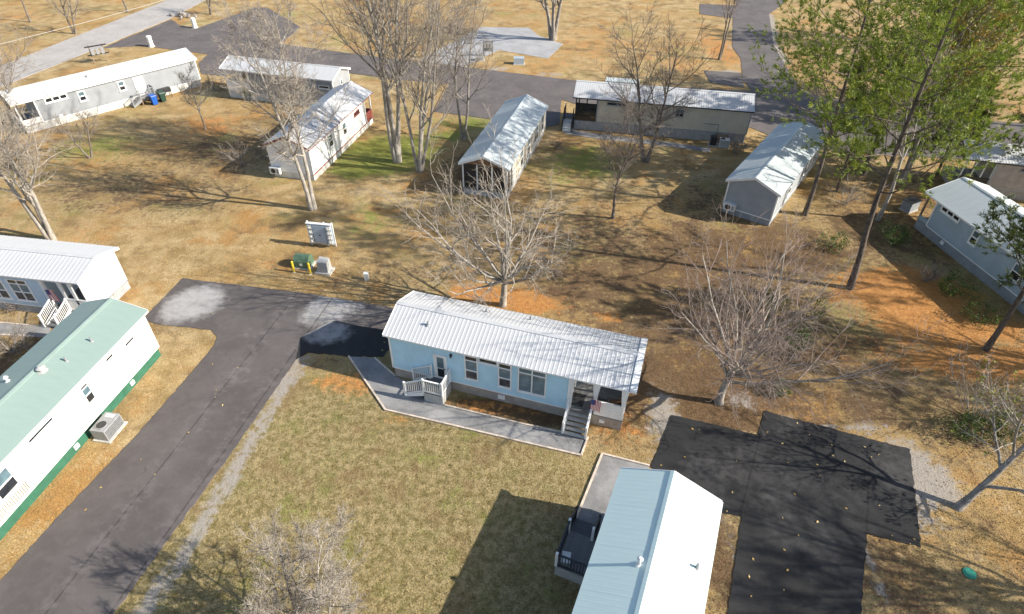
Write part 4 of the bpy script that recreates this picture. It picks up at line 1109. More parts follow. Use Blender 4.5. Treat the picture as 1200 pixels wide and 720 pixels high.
def bare_tree(label, base, H, seed, r=.18, lean=(0, 0), stems=1, split=.15, clear=.3, n1=11, a1=48, r1=.5, n2=7, n3=6, n4=4, a2=42, up1=.10, wig=.10,
              barkm='bark_gray', twigm='twig_gray', twig=.010, name='bare_tree', group='bare winter trees', trunk_frac=.9, top=None, tip_leaf=None, tlen=1.0, stem_ang=None, l4=True):
    rng = np.random.default_rng(seed)
    t = thing(name, label, 'tree', (base[0], base[1], 0), 0, group)
    D = []; Pn = []
    for i in range(stems):
        az = i * 2 * pi / stems + rng.uniform(-.5, .5) + seed
        s_ = 0 if stems == 1 else (stem_ang if stem_ang is not None else split)
        D.append((lean[0] + s_ * cos(az), lean[1] + s_ * sin(az), 1.0))
        Pn.append((.6 * r * cos(az) if stems > 1 else 0, .6 * r * sin(az) if stems > 1 else 0, -.15))
    D = np.array(D, float); Pn = np.array(Pn, float)
    Ln = H * trunk_frac * rng.uniform(.85, 1.05, stems); Ln[0] = H * trunk_frac
    l0 = grow(rng, Pn, D, Ln, np.full(stems, r), np.full(stems, max(.012, r * (.12 if trunk_frac > .5 else .62))), 9, wig * .45, .02)
    # root flare
    l0[1][:, 0] *= 1.35
    p, d, ln, rr = sprout(rng, l0, n1, clear, .98, a1, 9, r1, .8, np.full(stems, H * tlen), .55 if trunk_frac > .5 else .1, .6, tip=trunk_frac <= .5)
    l1 = grow(rng, p, d, ln, np.maximum(rr * 1.1, .024), np.full(len(p), .018), 6, wig, up1)
    p, d, ln2, rr = sprout(rng, l1, n2, .18, .98, a2, 10, .50, .35, ln, .45, .62, tip=True)
    l2 = grow(rng, p, d, ln2, np.maximum(rr, .013), np.full(len(p), twig), 4, wig * 1.3, up1 * .8)
    p, d, ln3, rr = sprout(rng, l2, n3, .15, .98, a2, 12, .55, .25, ln2, .4, .62, tip=True)
    l3 = grow(rng, p, d, ln3, np.maximum(rr * .8, twig), np.full(len(p), twig * .7), 3, wig * 1.5, up1 * .6)
    levs = [l1, l2, l3]; sd_ = [5, 4, 3]
    if l4:
        p, d, ln4, rr = sprout(rng, l3, n4, .2, .98, 40, 12, .55, .16, ln3, .4, .7, tip=True)
        l4_ = grow(rng, p, d, ln4, np.full(len(p), twig * .75), np.full(len(p), twig * .55), 2, wig * 1.5, up1 * .5)
        levs.append(l4_); sd_.append(3)
    v, q = tubes([l0], [8])
    inst('trunk', np_mesh('trunk', v, [q], M[barkm], smooth=True), t)
    v, q = tubes(levs[:1], sd_[:1])
    inst('limbs', np_mesh('limbs', v, [q], M[barkm], smooth=True), t)
    v, q = tubes(levs[1:], sd_[1:])
    inst('crown', np_mesh('crown', v, [q], M[twigm], smooth=True), t)
    if tip_leaf:
        mt_, frac, nn, size = tip_leaf
        e = levs[2][0][:, -1]
        e = e[rng.uniform(size=len(e)) < frac]
        v, q, sh = leaf_cloud(rng, e, nn, size * 1.2, size, size * .45)
        me_ = np_mesh('foliage', v, [q], M[mt_]); add_shade(me_, sh)
        inst('foliage', me_, t)
    return t

def pine(label, base, H, seed, r=.22, lean=(0, 0), clear=.42, n1=34, reach=.17, fol='needles', n2=9, n3=5, dens=12, size=.30, width=.025, name='pine_tree', group='pines on the east side', top=1.0, a1=68, up1=.05):
    rng = np.random.default_rng(seed)
    t = thing(name, label, 'tree', (base[0], base[1], 0), 0, group)
    l0 = grow(rng, np.array([[0, 0, -.15]]), np.array([[lean[0], lean[1], 1.0]]), np.array([H]), np.array([r]), np.array([r * .15]), 10, .03, .012)
    l0[1][:, 0] *= 1.3
    p, d, ln, rr = sprout(rng, l0, n1, clear, .99, a1, 9, reach, .6, np.array([H]), .45, .38)
    l1 = grow(rng, p, d, ln, np.clip(rr, .02, .08), np.full(len(p), .012), 6, .10, up1)
    p, d, ln2, rr = sprout(rng, l1, n2, .34, .98, 42, 12, .42, .40, ln, .35, .6, tip=True)
    l2 = grow(rng, p, d, ln2, np.maximum(rr * .8, .010), np.full(len(p), .007), 3, .15, .10)
    p, d, ln3, rr = sprout(rng, l2, n3, .2, 1, 42, 12, .5, .22, ln2, .3, .7, tip=True)
    l3 = grow(rng, p, d, ln3, np.full(len(p), .008), np.full(len(p), .006), 2, .15, .12)
    v, q = tubes([l0], [8])
    inst('trunk', np_mesh('trunk', v, [q], M['bark_pine'], smooth=True), t)
    v, q = tubes([l1, l2, l3], [5, 3, 3])
    inst('limbs', np_mesh('limbs', v, [q], M['bark_pine'], smooth=True), t)
    cen = np.concatenate([l3[0][:, -1], l3[0][:, 1], l2[0][:, -1], l2[0][:, 2]])
    aim = np.concatenate([l3[2][:, -1], l3[2][:, 1], l2[2][:, -1], l2[2][:, 2]])
    kp = rng.uniform(size=len(cen)) < .85
    v, q, sh = leaf_cloud(rng, cen[kp], dens, .05, size, width, aim=aim[kp])
    # whole limbs vary in colour
    me_ = np_mesh('crown', v, [q], M[fol]); add_shade(me_, sh)
    inst('crown', me_, t)
    return t

def shrub(label, base, h, w, seed, mat='leaf_green', n=140, nn=7, size=.10, name='evergreen_shrub', group='low evergreens under the trees', cat='shrub', top=False):
    rng = np.random.default_rng(seed)
    t = thing(name, label, cat, (base[0], base[1], 0), 0, group)
    k = 7
    D = unit(rng.normal(0, .5, (k, 3)) * np.array([1, 1, 0]) + np.array([0, 0, 1.]))
    l1 = grow(rng, np.zeros((k, 3)), D, np.full(k, h * .9), np.full(k, .025), np.full(k, .008), 4, .18, .05)
    v, q = tubes([l1], [4])
    inst('stems', np_mesh('stems', v, [q], M['bark_brown'], smooth=True), t)
    c = rng.normal(size=(n, 3)); c = unit(c) * (rng.uniform(.3, 1, (n, 1)) ** .5)
    lump = 1 + .35 * np.sin(c[:, :1] * 5 + seed) * np.cos(c[:, 1:2] * 4)
    c = c * lump * np.array([w / 2, w / 2, h / 2]) + np.array([0, 0, h * .55])
    v, q, sh = leaf_cloud(rng, c, nn, size * 1.1, size, size * .42)
    v[:, 2] = np.maximum(v[:, 2], .01)
    me_ = np_mesh('foliage', v, [q], M[mat]); add_shade(me_, sh)
    inst('foliage', me_, t)
    return t

# big spreading tree behind the blue home
bare_tree('wide spreading pale bare tree on red clay right behind the blue home', (-0.67, 33.75), 10.5, 11, r=.27, stems=1, trunk_frac=.27, clear=.76, n1=13, a1=47, r1=.80, tlen=1.0,
          n2=8, n3=7, n4=3, up1=.06, wig=.15, barkm='bark_pale', twigm='twig_pale', twig=.012)
# rounded multi stem tree right of the blue home
bare_tree('dense rounded bare tree with pinkish twig tips left of the dark parking', (12.46, 24.81), 11.6, 24, r=.25, stems=1, trunk_frac=.26, clear=.62, n1=16, a1=42, r1=.68, tlen=1.0,
          n2=9, n3=7, n4=4, up1=.085, wig=.11, barkm='bark_pale', twigm='twig_pink', twig=.009)
# twin pale trunks in front of the red trimmed home
bare_tree('tall pale bare tree with twin trunks in front of the red trimmed home', (-17.46, 46.61), 17, 35, r=.20, stems=2, stem_ang=.06, lean=(-.05, .03), clear=.28, n1=15, a1=52, r1=.36, n2=9, n3=7, n4=5, barkm='bark_pale', twigm='twig_pale', twig=.012)
# tall trees top centre
bare_tree('tallest bare tree with thick double trunk between the red trimmed and screened homes', (-11.52, 56.04), 25, 41, r=.24, stems=3, stem_ang=.085, lean=(-.03, .0), clear=.28, n1=15, a1=36, r1=.38, n2=7, n3=6, n4=4, barkm='bark_pale', twigm='twig_gray', twig=.013)
bare_tree('tall many stemmed bare tree just left of the screened home', (-9.08, 54.09), 21, 47, r=.17, stems=4, stem_ang=.17, lean=(.04, .03), clear=.2, n1=10, a1=36, r1=.36, n2=7, n3=6, n4=4, barkm='bark_pale', twigm='twig_gray', twig=.012)
bare_tree('slim dark forked bare tree behind the left roof edge of the screened home', (-5.37, 61.22), 15, 53, r=.15, stems=2, stem_ang=.09, clear=.25, n1=13, a1=42, r1=.38, n2=8, n3=6, n4=4, barkm='bark_gray', twigm='twig_gray')
bare_tree('broad dark bare tree growing in front of the tan home', (13.13, 56.74), 13.0, 59, r=.20, stems=2, stem_ang=.26, clear=.25, n1=12, a1=48, r1=.5, n2=8, n3=7, n4=4, barkm='bark_brown', twigm='twig_brown')
bare_tree('small slender bare tree in the grass below the tan home', (8.59, 45.83), 11.0, 61, r=.13, stems=1, clear=.25, n1=14, a1=46, r1=.42, n2=8, n3=7, n4=4, barkm='bark_brown', twigm='twig_brown')
# left edge
bare_tree('leaning pale bare tree behind the pale blue home at the left edge', (-37.04, 41.28), 15, 67, r=.20, stems=3, stem_ang=.14, lean=(-.12, .10), clear=.22, n1=13, a1=46, r1=.44, n2=9, n3=7, n4=4, barkm='bark_pale', twigm='twig_pale', twig=.012)
bare_tree('gray bare tree in front of the porch end of the long gray home', (-52.96, 63.04), 14, 71, r=.18, stems=2, stem_ang=.12, lean=(-.06, .0), clear=.22, n1=14, a1=48, r1=.44, n2=9, n3=7, n4=4, barkm='bark_gray', twigm='twig_gray')
bare_tree('low crooked bare tree with two stems on the grass below the gray home', (-42.03, 56.11), 4.6, 73, r=.11, stems=2, stem_ang=.3, clear=.3, n1=7, a1=48, r1=.5, n2=6, n3=5, n4=3, barkm='bark_brown', twigm='twig_gray')
bare_tree('young bare tree on clay to the left of the red trimmed home', (-33.39, 63.20), 6.5, 79, r=.09, clear=.28, n1=11, a1=48, r1=.46, n2=7, n3=6, n4=4, barkm='bark_gray', twigm='twig_gray')
bare_tree('fine pale bare tree beside the lane at the bottom edge', (-8.45, 10.60), 6.2, 83, r=.10, stems=5, stem_ang=.45, lean=(.05, .08), clear=.2, n1=10, a1=42, r1=.46, n2=8, n3=7, n4=6, barkm='bark_pale', twigm='twig_pale', twig=.008)
# far trees along the top edge
for i, (lab, b, h, s_) in enumerate((
        ('bare tree on orange ground at the top left corner', (-77.21, 103.63), 11, 0), ('bare tree beside the pale road left of the long gray home', (-66.72, 97.51), 9, 1),
        ('bare tree at the top edge just left of the pale road', (-65.09, 110.47), 10, 2), ('small bare tree by the stone pile past the road junction', (-50.83, 109.54), 7, 3),
        ('bare tree on the far left slope above the concrete road', (-69.43, 84.61), 9, 4))):
    bare_tree(lab, b, h, 90 + s_, r=.16, stems=1 + s_ % 2, stem_ang=.2, clear=.22, n1=9, a1=46, r1=.5, n2=6, n3=5, l4=False, barkm='bark_brown', twigm='twig_gray', twig=.014)
bare_tree('heavy dark bare tree with forked trunk behind the gravel pad', (5.69, 97.59), 17, 97, r=.32, stems=3, stem_ang=.2, clear=.25, n1=11, a1=40, r1=.42, n2=7, n3=6, l4=False, barkm='bark_gray', twigm='twig_gray', twig=.014)
bare_tree('thin leaning bare tree beside the far right road', (28.81, 89.25), 14, 101, r=.15, stems=2, stem_ang=.12, lean=(.08, 0), clear=.35, n1=9, a1=36, r1=.3, n2=5, n3=5, l4=False, barkm='bark_brown', twigm='twig_brown', twig=.013)
# deciduous tree and pines on the right
bare_tree('pale forked bare tree standing among the pines', (31.54, 46.11), 15, 103, r=.17, stems=1, lean=(.02, .03), clear=.36, n1=9, a1=36, r1=.46, n2=6, n3=5, n4=3, barkm='bark_pale', twigm='twig_gray')
bare_tree('tree with golden autumn leaves left among the pines at upper right', (36.90, 52.91), 19, 107, r=.2, stems=2, stem_ang=.12, clear=.35, n1=11, a1=45, r1=.36, n2=6, n3=5, n4=3, barkm='bark_gray', twigm='twig_gray', tip_leaf=('needles_gold', .9, 13, .19), name='autumn_tree')
pine('tall pine standing against the right eave of the slate gray home', (25.51, 46.82), 25, 109, r=.20, lean=(-.01, 0), clear=.26, n1=38, reach=.36)
pine('tall pine rooted at the left of the sunny red clay', (25.06, 36.28), 25, 113, r=.23, lean=(-.10, .05), clear=.30, n1=36, reach=.28)
pine('pine between the two tall ones near the far road', (33.88, 54.57), 24, 117, r=.19, clear=.22, n1=40, reach=.32)
pine('thin dull green pine above the roof of the far right home', (54.32, 71.38), 17, 119, r=.18, lean=(.05, 0), clear=.22, n1=30, reach=.34, fol='needles_dull')
pine('dark pine rising in front of the steel blue home', (31.29, 29.76), 13, 123, r=.19, lean=(.05, .02), clear=.36, n1=28, reach=.36, fol='needles_dull')
pine('bright green pine at the top right corner', (67.61, 96.80), 20, 127, r=.25, clear=.3, n1=36, reach=.34)
pine('dull pine at the right edge beyond the far right home', (58.75, 66.56), 18, 131, r=.2, clear=.3, n1=28, reach=.32, fol='needles_dull')
pine('pine beside the far road curve at upper right', (50.06, 73.93), 21, 137, r=.22, clear=.25, n1=34, reach=.32)
pine('young pine between the slate gray home and the pale forked tree', (29.98, 51.06), 11, 143, r=.11, clear=.3, n1=20, reach=.32)
pine('young dull pine left of the taupe home porch', (41.29, 54.77), 9.5, 147, r=.13, clear=.15, n1=26, reach=.36, fol='needles_dull')
pine('young pine beyond the far road at the right', (43.64, 66.08), 12, 149, r=.14, clear=.15, n1=28, reach=.34)
pine('slim young pine behind the equipment box', (38.25, 54.69), 10, 181, r=.11, clear=.25, n1=20, reach=.34)
pine('young pine with golden green boughs by the far road', (36.40, 58.37), 11, 191, r=.11, clear=.3, n1=20, reach=.34)
pine('small dull pine at the right edge above the steel blue home', (47.08, 49.91), 13, 139, r=.16, clear=.3, n1=26, reach=.32, fol='needles_dull')
# leaning tree at the lower right
lt = bare_tree('crooked leaning tree with leafy sprigs right of the dark parking', (22.78, 17.84), 10, 141, r=.19, lean=(.62, .30), clear=.2, n1=10, a1=52, r1=.55, n2=6, n3=6, n4=4, up1=.05, barkm='bark_gray', twigm='twig_pale', tip_leaf=('leaf_lime', .35, 12, .13), name='leaning_tree')
# trees beyond the right edge that shade the parking
pine('pine past the right edge whose shade falls over the dark parking', (43.0, 8.5), 18, 151, r=.22, clear=.35, n1=26, reach=.24, n2=6, n3=4, dens=6, size=.3, width=.03)
bare_tree('bare tree past the right edge nearest the leaning tree', (33.0, 12.0), 15, 157, r=.24, stems=2, stem_ang=.2, clear=.25, n1=12, a1=48, r1=.45, n2=7, n3=6, n4=3)
pine('pine past the right edge below the steel blue home', (49.0, 21.0), 19, 163, r=.22, clear=.3, n1=30, reach=.24, n2=6, n3=4, dens=6, size=.3, width=.03)
bare_tree('bare tree past the right edge on the upper slope', (42.0, 27.0), 17, 169, r=.26, stems=2, stem_ang=.16, clear=.25, n1=12, a1=48, r1=.45, n2=7, n3=6, n4=3)
pine('pine past the right edge east of the steel blue home', (55.0, 31.0), 20, 193, r=.22, clear=.3, n1=26, reach=.26, n2=6, n3=4, dens=6, size=.3, width=.03)
bare_tree('bare tree past the right edge behind the dark pine', (47.0, 25.0), 16, 197, r=.24, stems=2, stem_ang=.16, clear=.25, n1=12, a1=48, r1=.45, n2=7, n3=6, n4=3)
pine('pine past the right edge farthest down the slope', (48.0, 3.0), 20, 167, r=.22, clear=.3, n1=30, reach=.24, n2=6, n3=4, dens=6, size=.3, width=.03)
bare_tree('bare tree past the right edge low on the slope', (36.0, 6.0), 14, 171, r=.22, stems=2, stem_ang=.2, clear=.25, n1=12, a1=48, r1=.45, n2=7, n3=6, n4=3)
# low evergreens
for i, (lab, b, h, w, m_) in enumerate((
        ('yellow green sapling inside the rounded bare tree crown', (18.37, 33.37), 1.9, 1.5, 'leaf_lime'), ('yellow green sapling at the right side of the rounded bare tree', (21.07, 32.87), 1.7, 1.3, 'leaf_lime'),
        ('loose green sapling below the yellow green pair', (18.48, 29.36), 2.0, 1.8, 'leaf_green'), ('low dark green bush at the foot of the rounded bare tree', (16.23, 25.56), .9, 1.3, 'leaf_green'),
        ('dark evergreen bush against the steel blue home skirting', (32.29, 35.71), 1.3, 3.0, 'leaf_green'),
        ('evergreen bush at the foot of the dark pine', (32.50, 32.82), 1.2, 2.6, 'leaf_green'), ('golden bush behind the slate gray home', (32.74, 55.43), 2.6, 2.6, 'leaf_lime'),
        ('dark bush right of the slate gray home', (25.89, 41.74), 1.2, 2.6, 'leaf_green'),
        ('bushy evergreen below the pale forked tree', (31.09, 42.49), 1.5, 2.6, 'leaf_green'), ('broadleaf evergreen left of the leaning tree top', (25.82, 22.71), 1.3, 2.3, 'leaf_green'),
        ('broadleaf evergreen under the leaning tree top', (27.98, 22.50), 1.5, 2.6, 'leaf_green'), ('round evergreen beside the porch of the small gray home', (-31.75, 72.23), 1.5, 1.6, 'leaf_green'),
        ('dark evergreen behind the red trimmed home', (-27.35, 75.80), 1.4, 2.2, 'leaf_green'))):
    shrub(lab, b, h, w, 200 + i, m_, n=int(90 * max(1, h * w / 2)))
def twig_bush(label, base, h, seed, m_='twig_gray', w=.6):
    rng = np.random.default_rng(seed)
    t = thing('bare_bush', label, 'shrub', (base[0], base[1], 0), 0, 'bare twiggy bushes')
    k = 14
    D = unit(rng.normal(0, w, (k, 3)) * np.array([1, 1, 0]) + np.array([0, 0, 1.]))
    l1 = grow(rng, rng.normal(0, .12, (k, 3)) * np.array([1, 1, 0]), D, h * rng.uniform(.6, 1.1, k), np.full(k, .022), np.full(k, .01), 5, .16, .03)
    p, d, ln, rr = sprout(rng, l1, 6, .2, 1, 40, 12, .5, .2, np.full(k, h), .4, .7, tip=True)
    l2 = grow(rng, p, d, ln, np.full(len(p), .012), np.full(len(p), .007), 3, .18, .05)
    p, d, ln, rr = sprout(rng, l2, 5, .2, 1, 40, 12, .5, .15, ln, .4, .7, tip=True)
    l3 = grow(rng, p, d, ln, np.full(len(p), .008), np.full(len(p), .006), 2, .18, .05)
    v, q = tubes([l1], [5]); inst('stems', np_mesh('stems', v, [q], M['bark_gray'], smooth=True), t)
    v, q = tubes([l2, l3], [3, 3]); inst('crown', np_mesh('crown', v, [q], M[m_], smooth=True), t)
for i, (lab, b, h, w, m_) in enumerate((
        ('tangled bare bush between the pale blue and green roofed homes', (-31.90, 28.42), 2.4, .8, 'twig_gray'), ('gray brush at the left end of the red trimmed home', (-26.37, 54.69), 2.8, 1.0, 'twig_gray'),
        ('pale brush in front of the slate gray home', (22.79, 58.96), 1.6, .9, 'twig_gray'), ('pale bare sapling above the leaning tree', (26.99, 23.74), 4.2, .5, 'twig_pale'),
        ('gray bare brush right of the slate gray home', (29.80, 48.70), 2.6, .9, 'twig_gray'), ('small bare bush by the skirting of the screened home', (4.38, 59.43), .9, .9, 'twig_brown'),
        ('brown brush behind the long gray home bins', (-36.63, 74.31), 2.0, .9, 'twig_brown'), ('bare bush at the porch foot of the pale blue home', (-34.37, 32.69), .9, .8, 'twig_brown'),
        ('thin brush in front of the steel blue home', (31.20, 37.25), 1.4, .9, 'twig_brown'))):
    twig_bush(lab, b, h, 300 + i, m_, w)

# ------------------------------------------------------------------ utilities and small things
def yaw_of(h): return h.o.rotation_euler.z
def heat_pump(label, loc, rz, mat='ac', w=.9, d=.9, h=.85):
    t = thing('air_conditioner', label, 'air conditioner', loc, rz, 'air conditioners beside the homes')
    MB().box(-w / 2 - .1, w / 2 + .1, -d / 2 - .1, d / 2 + .1, -.02, .08).build('pad', M['concrete'], t)
    MB().box(-w / 2, w / 2, -d / 2, d / 2, .08, h).build('cabinet', M[mat], t)
    MB().cyl(-w * .18, 0, h + .001, h + .05, d * .36, n=20).build('fan_ring', M['pvc'], t)
    f = MB().cyl(-w * .18, 0, h + .051, h + .056, d * .31, n=20).build('fan_grille', M['dark_metal'], t)
    lv = MB().box(-w / 2 + .06, w / 2 - .06, -.012, .012, -.012, .012).mesh('louver', M['dark_metal'])
    for i in range(7): inst('louver', lv, t, (0, -d / 2 - .004, .18 + i * .09))
    lv2 = MB().box(-.012, .012, -d / 2 + .06, d / 2 - .06, -.012, .012).mesh('louver', M['dark_metal'])
    for i in range(7): inst('louver', lv2, t, (w / 2 + .004, 0, .18 + i * .09))
    MB().box(w * .26, w * .42, -d * .3, d * .3, h, h + .012).build('top_panel', M['ac_white'], t)
    return t
heat_pump('large gray air conditioner with round fan beside the green skirting', on_home(G, 1.05, -2.75), yaw_of(G), 'pvc', 1.35, .85, .85)
heat_pump('white air conditioner at the right end of the tan home', on_home(F, 6.9, -3.0), yaw_of(F), 'ac_white', 1.0, .7, .8)
def wall_unit(home, side, u, z, label):
    p, rz = home.place(side, u, .02)
    t = thing('wall_air_conditioner', label, 'air conditioner', on_home(home, p[0], p[1], z), yaw_of(home) + rz, 'wall mounted air conditioners')
    MB().box(-.5, .5, -.42, 0, -.32, .32).build('cabinet', M['ac_white'], t)
    m = MB()
    r_ = .24
    m.add([(-.12 + r_ * cos(k * pi / 8), -.425, r_ * sin(k * pi / 8)) for k in range(16)], [tuple(range(16))])
    m.build('fan_grille', M['dark_metal'], t, fix=False)
    MB().box(.22, .42, -.43, -.42, -.2, .2).build('louver', M['pvc'], t)
wall_unit(Hh, 'l', 1.45, .85, 'white air conditioner box on the end wall of the slate gray home')
wall_unit(D, 'l', 1.65, .82, 'white air conditioner box on the end wall of the red trimmed home')
wall_unit(E_, 'l', 1.5, .80, 'pale air conditioner box low on the screened home end wall')

# bank of electric meters on posts
em = thing('meter_bank', 'pale blue gray bank of electric meters on white posts in the grass', 'electric meters', (*(-15.16, 40.92), 0), radians(-8))
MB().box(-.95, .95, -.09, .09, .30, 2.08).build('backboard', M['box_blue'], em)
for x in (-1.0, 1.0, .35):
    MB().box(x - .05, x + .05, .10, .20, -.1, 2.2).build('post', M['ac_white'], em)
mb_ = MB().box(-.16, .16, -.15, 0, -.14, .14).mesh('meter_box', M['ac'])
gl_ = MB()
gl_.add([(.10 * cos(k * pi / 6), -.16, .10 * sin(k * pi / 6)) for k in range(12)] + [(.10 * cos(k * pi / 6), -.21, .10 * sin(k * pi / 6)) for k in range(12)],
        [(k, (k + 1) % 12, 12 + (k + 1) % 12, 12 + k) for k in range(12)] + [tuple(range(12, 24))])
gl_ = gl_.mesh('meter_dial', M['ac_white'])
for x in (-.76, .76):
    for z in (.56, .98, 1.40, 1.82):
        b_ = inst('meter_box', mb_, em, (x, -.09, z)); inst('meter_dial', gl_, b_, (0, 0, 0))
MB().box(-.5, .48, -.16, -.09, .4, 1.98).build('breaker_door', M['box_blue'], em)
MB().box(-.05, .05, -.19, -.16, 1.1, 1.22).build('latch', M['dark_metal'], em)
MB().box(-1.04, 1.04, -.15, .12, 2.11, 2.15).build('rain_cover', M['ac_white'], em)
# green transformer dome with bollards, gray cabinet, white stub
tr_ = thing('transformer', 'dark green domed transformer behind the yellow bollards', 'transformer', (*(-15.96, 38.31), 0), radians(-8))
MB().box(-.75, .75, -.6, .6, -.02, .08).build('pad', M['concrete'], tr_)
dm = MB()
dm.prism_x([(-.5, .08), (.5, .08), (.5, .62), (.36, .84), (.12, .95), (-.12, .95), (-.36, .84), (-.5, .62)], -.58, .58)
dm.build('housing', M['green_box'], tr_)
MB().box(-.52, .52, -.53, -.505, .14, .58).build('door', M['green_box'], tr_); MB().box(-.1, .1, -.545, -.531, .3, .5).build('warning_label', M['ac_white'], tr_)
bp_ = None
for lab, p in (('left yellow bollard guarding the green transformer', (-16.50, 37.41)), ('right yellow bollard guarding the green transformer', (-15.22, 37.22))):
    b_ = thing('bollard', lab, 'bollard', (*p, 0), 0, 'yellow bollards by the transformer')
    MB().cyl(0, 0, -.1, .95, .085, n=12).cyl(0, 0, .95, 1.0, .085, .04, n=12).build('pipe', M['yellow'], b_)
    MB().cyl(0, 0, -.02, .03, .16, .14, n=12).build('footing', M['concrete'], b_)
uc = thing('utility_cabinet', 'gray utility cabinet on a concrete pad right of the green transformer', 'cabinet', (*(-14.21, 37.57), 0), radians(-10))
MB().box(-.62, .62, -.5, .5, -.02, .1).build('pad', M['concrete'], uc)
MB().add([(-.42, -.36, .1), (.42, -.36, .1), (.42, .36, .1), (-.42, .36, .1), (-.40, -.26, .98), (.40, -.26, .98), (.40, .34, 1.08), (-.40, .34, 1.08)],
         [(0, 3, 2, 1), (4, 5, 6, 7), (0, 1, 5, 4), (1, 2, 6, 5), (2, 3, 7, 6), (3, 0, 4, 7)]).build('cabinet', M['ac'], uc)
MB().add([(-.35, -.372, .18), (.35, -.372, .18), (.34, -.29, .92), (-.34, -.29, .92)], [(0, 1, 2, 3)]).build('door', M['pvc'], uc, fix=False)
ws = thing('cable_pedestal', 'short white cable pedestal in the grass left of the blue home roof', 'pedestal', (*(-10.84, 36.56), 0))
MB().box(-.15, .15, -.12, .12, -.05, .55).build('body', M['ac_white'], ws); MB().box(-.17, .17, -.14, .14, .551, .64).build('cap', M['white'], ws)
# far pedestals by the gravel pad
fp = thing('meter_bank', 'gray meter rack beside the far gravel pad', 'electric meters', (*(-3.83, 89.45), 0))
for x in (-.6, .6): MB().box(x - .06, x + .06, -.06, .06, -.05, 2.2).build('post', M['wood'], fp)
MB().box(-.7, .7, -.16, -.065, .7, 2.1).build('backboard', M['pvc'], fp)
for x in (-.4, 0, .4): MB().box(x - .14, x + .14, -.3, -.161, 1.2, 1.8).build('meter_box', M['ac'], fp)
fb = thing('utility_cabinet', 'small pale green box on the clay right of the far meter rack', 'cabinet', (*(0.51, 86.30), 0))
MB().box(-.7, .7, -.45, .45, .05, .85).build('cabinet', M['box_blue'], fb); MB().box(-.8, .8, -.55, .55, -.02, .05).build('pad', M['concrete'], fb)
fc = thing('utility_cabinet', 'low pale box left of the far meter rack', 'cabinet', (*(-4.94, 87.54), 0))
MB().box(-.6, .6, -.4, .4, .05, .5).build('cabinet', M['ac'], fc); MB().box(-.7, .7, -.5, .5, -.02, .05).build('pad', M['concrete'], fc)
rk = thing('meter_bank', 'dark meter rack with white boxes behind the long gray home', 'electric meters', (*(-56.02, 84.79), 0), radians(40))
for x in (-.8, .8): MB().box(x - .07, x + .07, -.07, .07, -.05, 2.3).build('post', M['wood'], rk)
for z in (1.0, 2.05): MB().box(-1.3, 1.3, -.14, -.075, z, z + .16).build('crossbar', M['dark_metal'], rk)
for x in (-.6, 0, .6): MB().box(x - .2, x + .2, -.36, -.141, 1.1, 1.9).build('meter_box', M['pvc'], rk)
for lab, p in (('white round pillar on the grass tip beside the long gray home roof', (-52.42, 91.76)), ('white round pillar beside the stone pile at the road junction', (-50.11, 101.48))):
    g_ = thing('pillar', lab, 'pillar', (*p, 0), 0, 'white pillars at the road junction')
    MB().cyl(0, 0, -.1, 1.35, .32, n=16).build('shaft', M['white'], g_); MB().cyl(0, 0, 1.351, 1.48, .38, .30, n=16).build('cap', M['white'], g_)
    MB().cyl(0, 0, -.02, .08, .5, .46, n=16).build('base', M['concrete'], g_)
rs = random.Random(5)
sp = thing('stone_pile', 'pile of pale boulders beside the white pillar at the road junction', 'stones', (*(-54.77, 107.75), 0))
for i in range(14):
    bm = bmesh.new(); bmesh.ops.create_icosphere(bm, subdivisions=1, radius=.5)
    for v_ in bm.verts: v_.co = v_.co * rs.uniform(.75, 1.2)
    me_ = bpy.data.meshes.new('boulder'); bm.to_mesh(me_); bm.free(); me_.materials.append(M['stone'])
    a_ = rs.uniform(0, 6.28); d_ = rs.uniform(0, 2.0)
    inst('boulder', me_, sp, (d_ * cos(a_) * 1.3, d_ * sin(a_), .2 + .25 * (d_ < .8)), (rs.uniform(0, 3), rs.uniform(0, 3), 0), (rs.uniform(.45, .9), rs.uniform(.4, .8), rs.uniform(.35, .6)))
# bins and side steps at the long gray home
def bin_(label, loc, rz, mat):
    t = thing('wheeled_bin', label, 'bin', loc, rz, 'wheeled bins by the long gray home')
    MB().add([(-.25, -.27, .05), (.25, -.27, .05), (.25, .27, .05), (-.25, .27, .05), (-.31, -.34, 1.02), (.31, -.34, 1.02), (.31, .36, 1.02), (-.31, .36, 1.02)],
             [(0, 3, 2, 1), (4, 5, 6, 7), (0, 1, 5, 4), (1, 2, 6, 5), (2, 3, 7, 6), (3, 0, 4, 7)]).build('body', M[mat], t)
    MB().add([(-.33, -.38, 1.025), (.33, -.38, 1.025), (.33, .40, 1.025), (-.33, .40, 1.025), (-.30, -.34, 1.09), (.30, -.34, 1.09), (.30, .38, 1.13), (-.30, .38, 1.13)],
             [(0, 3, 2, 1), (4, 5, 6, 7), (0, 1, 5, 4), (1, 2, 6, 5), (2, 3, 7, 6), (3, 0, 4, 7)]).build('lid', M[mat], t)
    MB().bar((-.25, .43, .98), (.25, .43, .98), .035).build('handle', M['black'], t)
    for sx in (-.29, .29): MB().cyl(0, 0, -.03, .03, .12, n=12, M=Matrix.Translation((sx, .3, .12)) @ Matrix.Rotation(pi / 2, 4, 'Y')).build('wheel', M['black'], t)
bin_('bright blue wheeled bin beside the dark green one at the gray home steps', on_home(A, 3.0, -3.75), yaw_of(A), 'bin_blue')
bin_('dark green wheeled bin right of the blue bin at the gray home', on_home(A, 4.1, -3.55), yaw_of(A), 'bin_green')
sa = thing('entry_steps', 'gray entry steps with dark rails under the white door of the long gray home', 'steps', on_home(A, 2.75, -1.95), yaw_of(A))
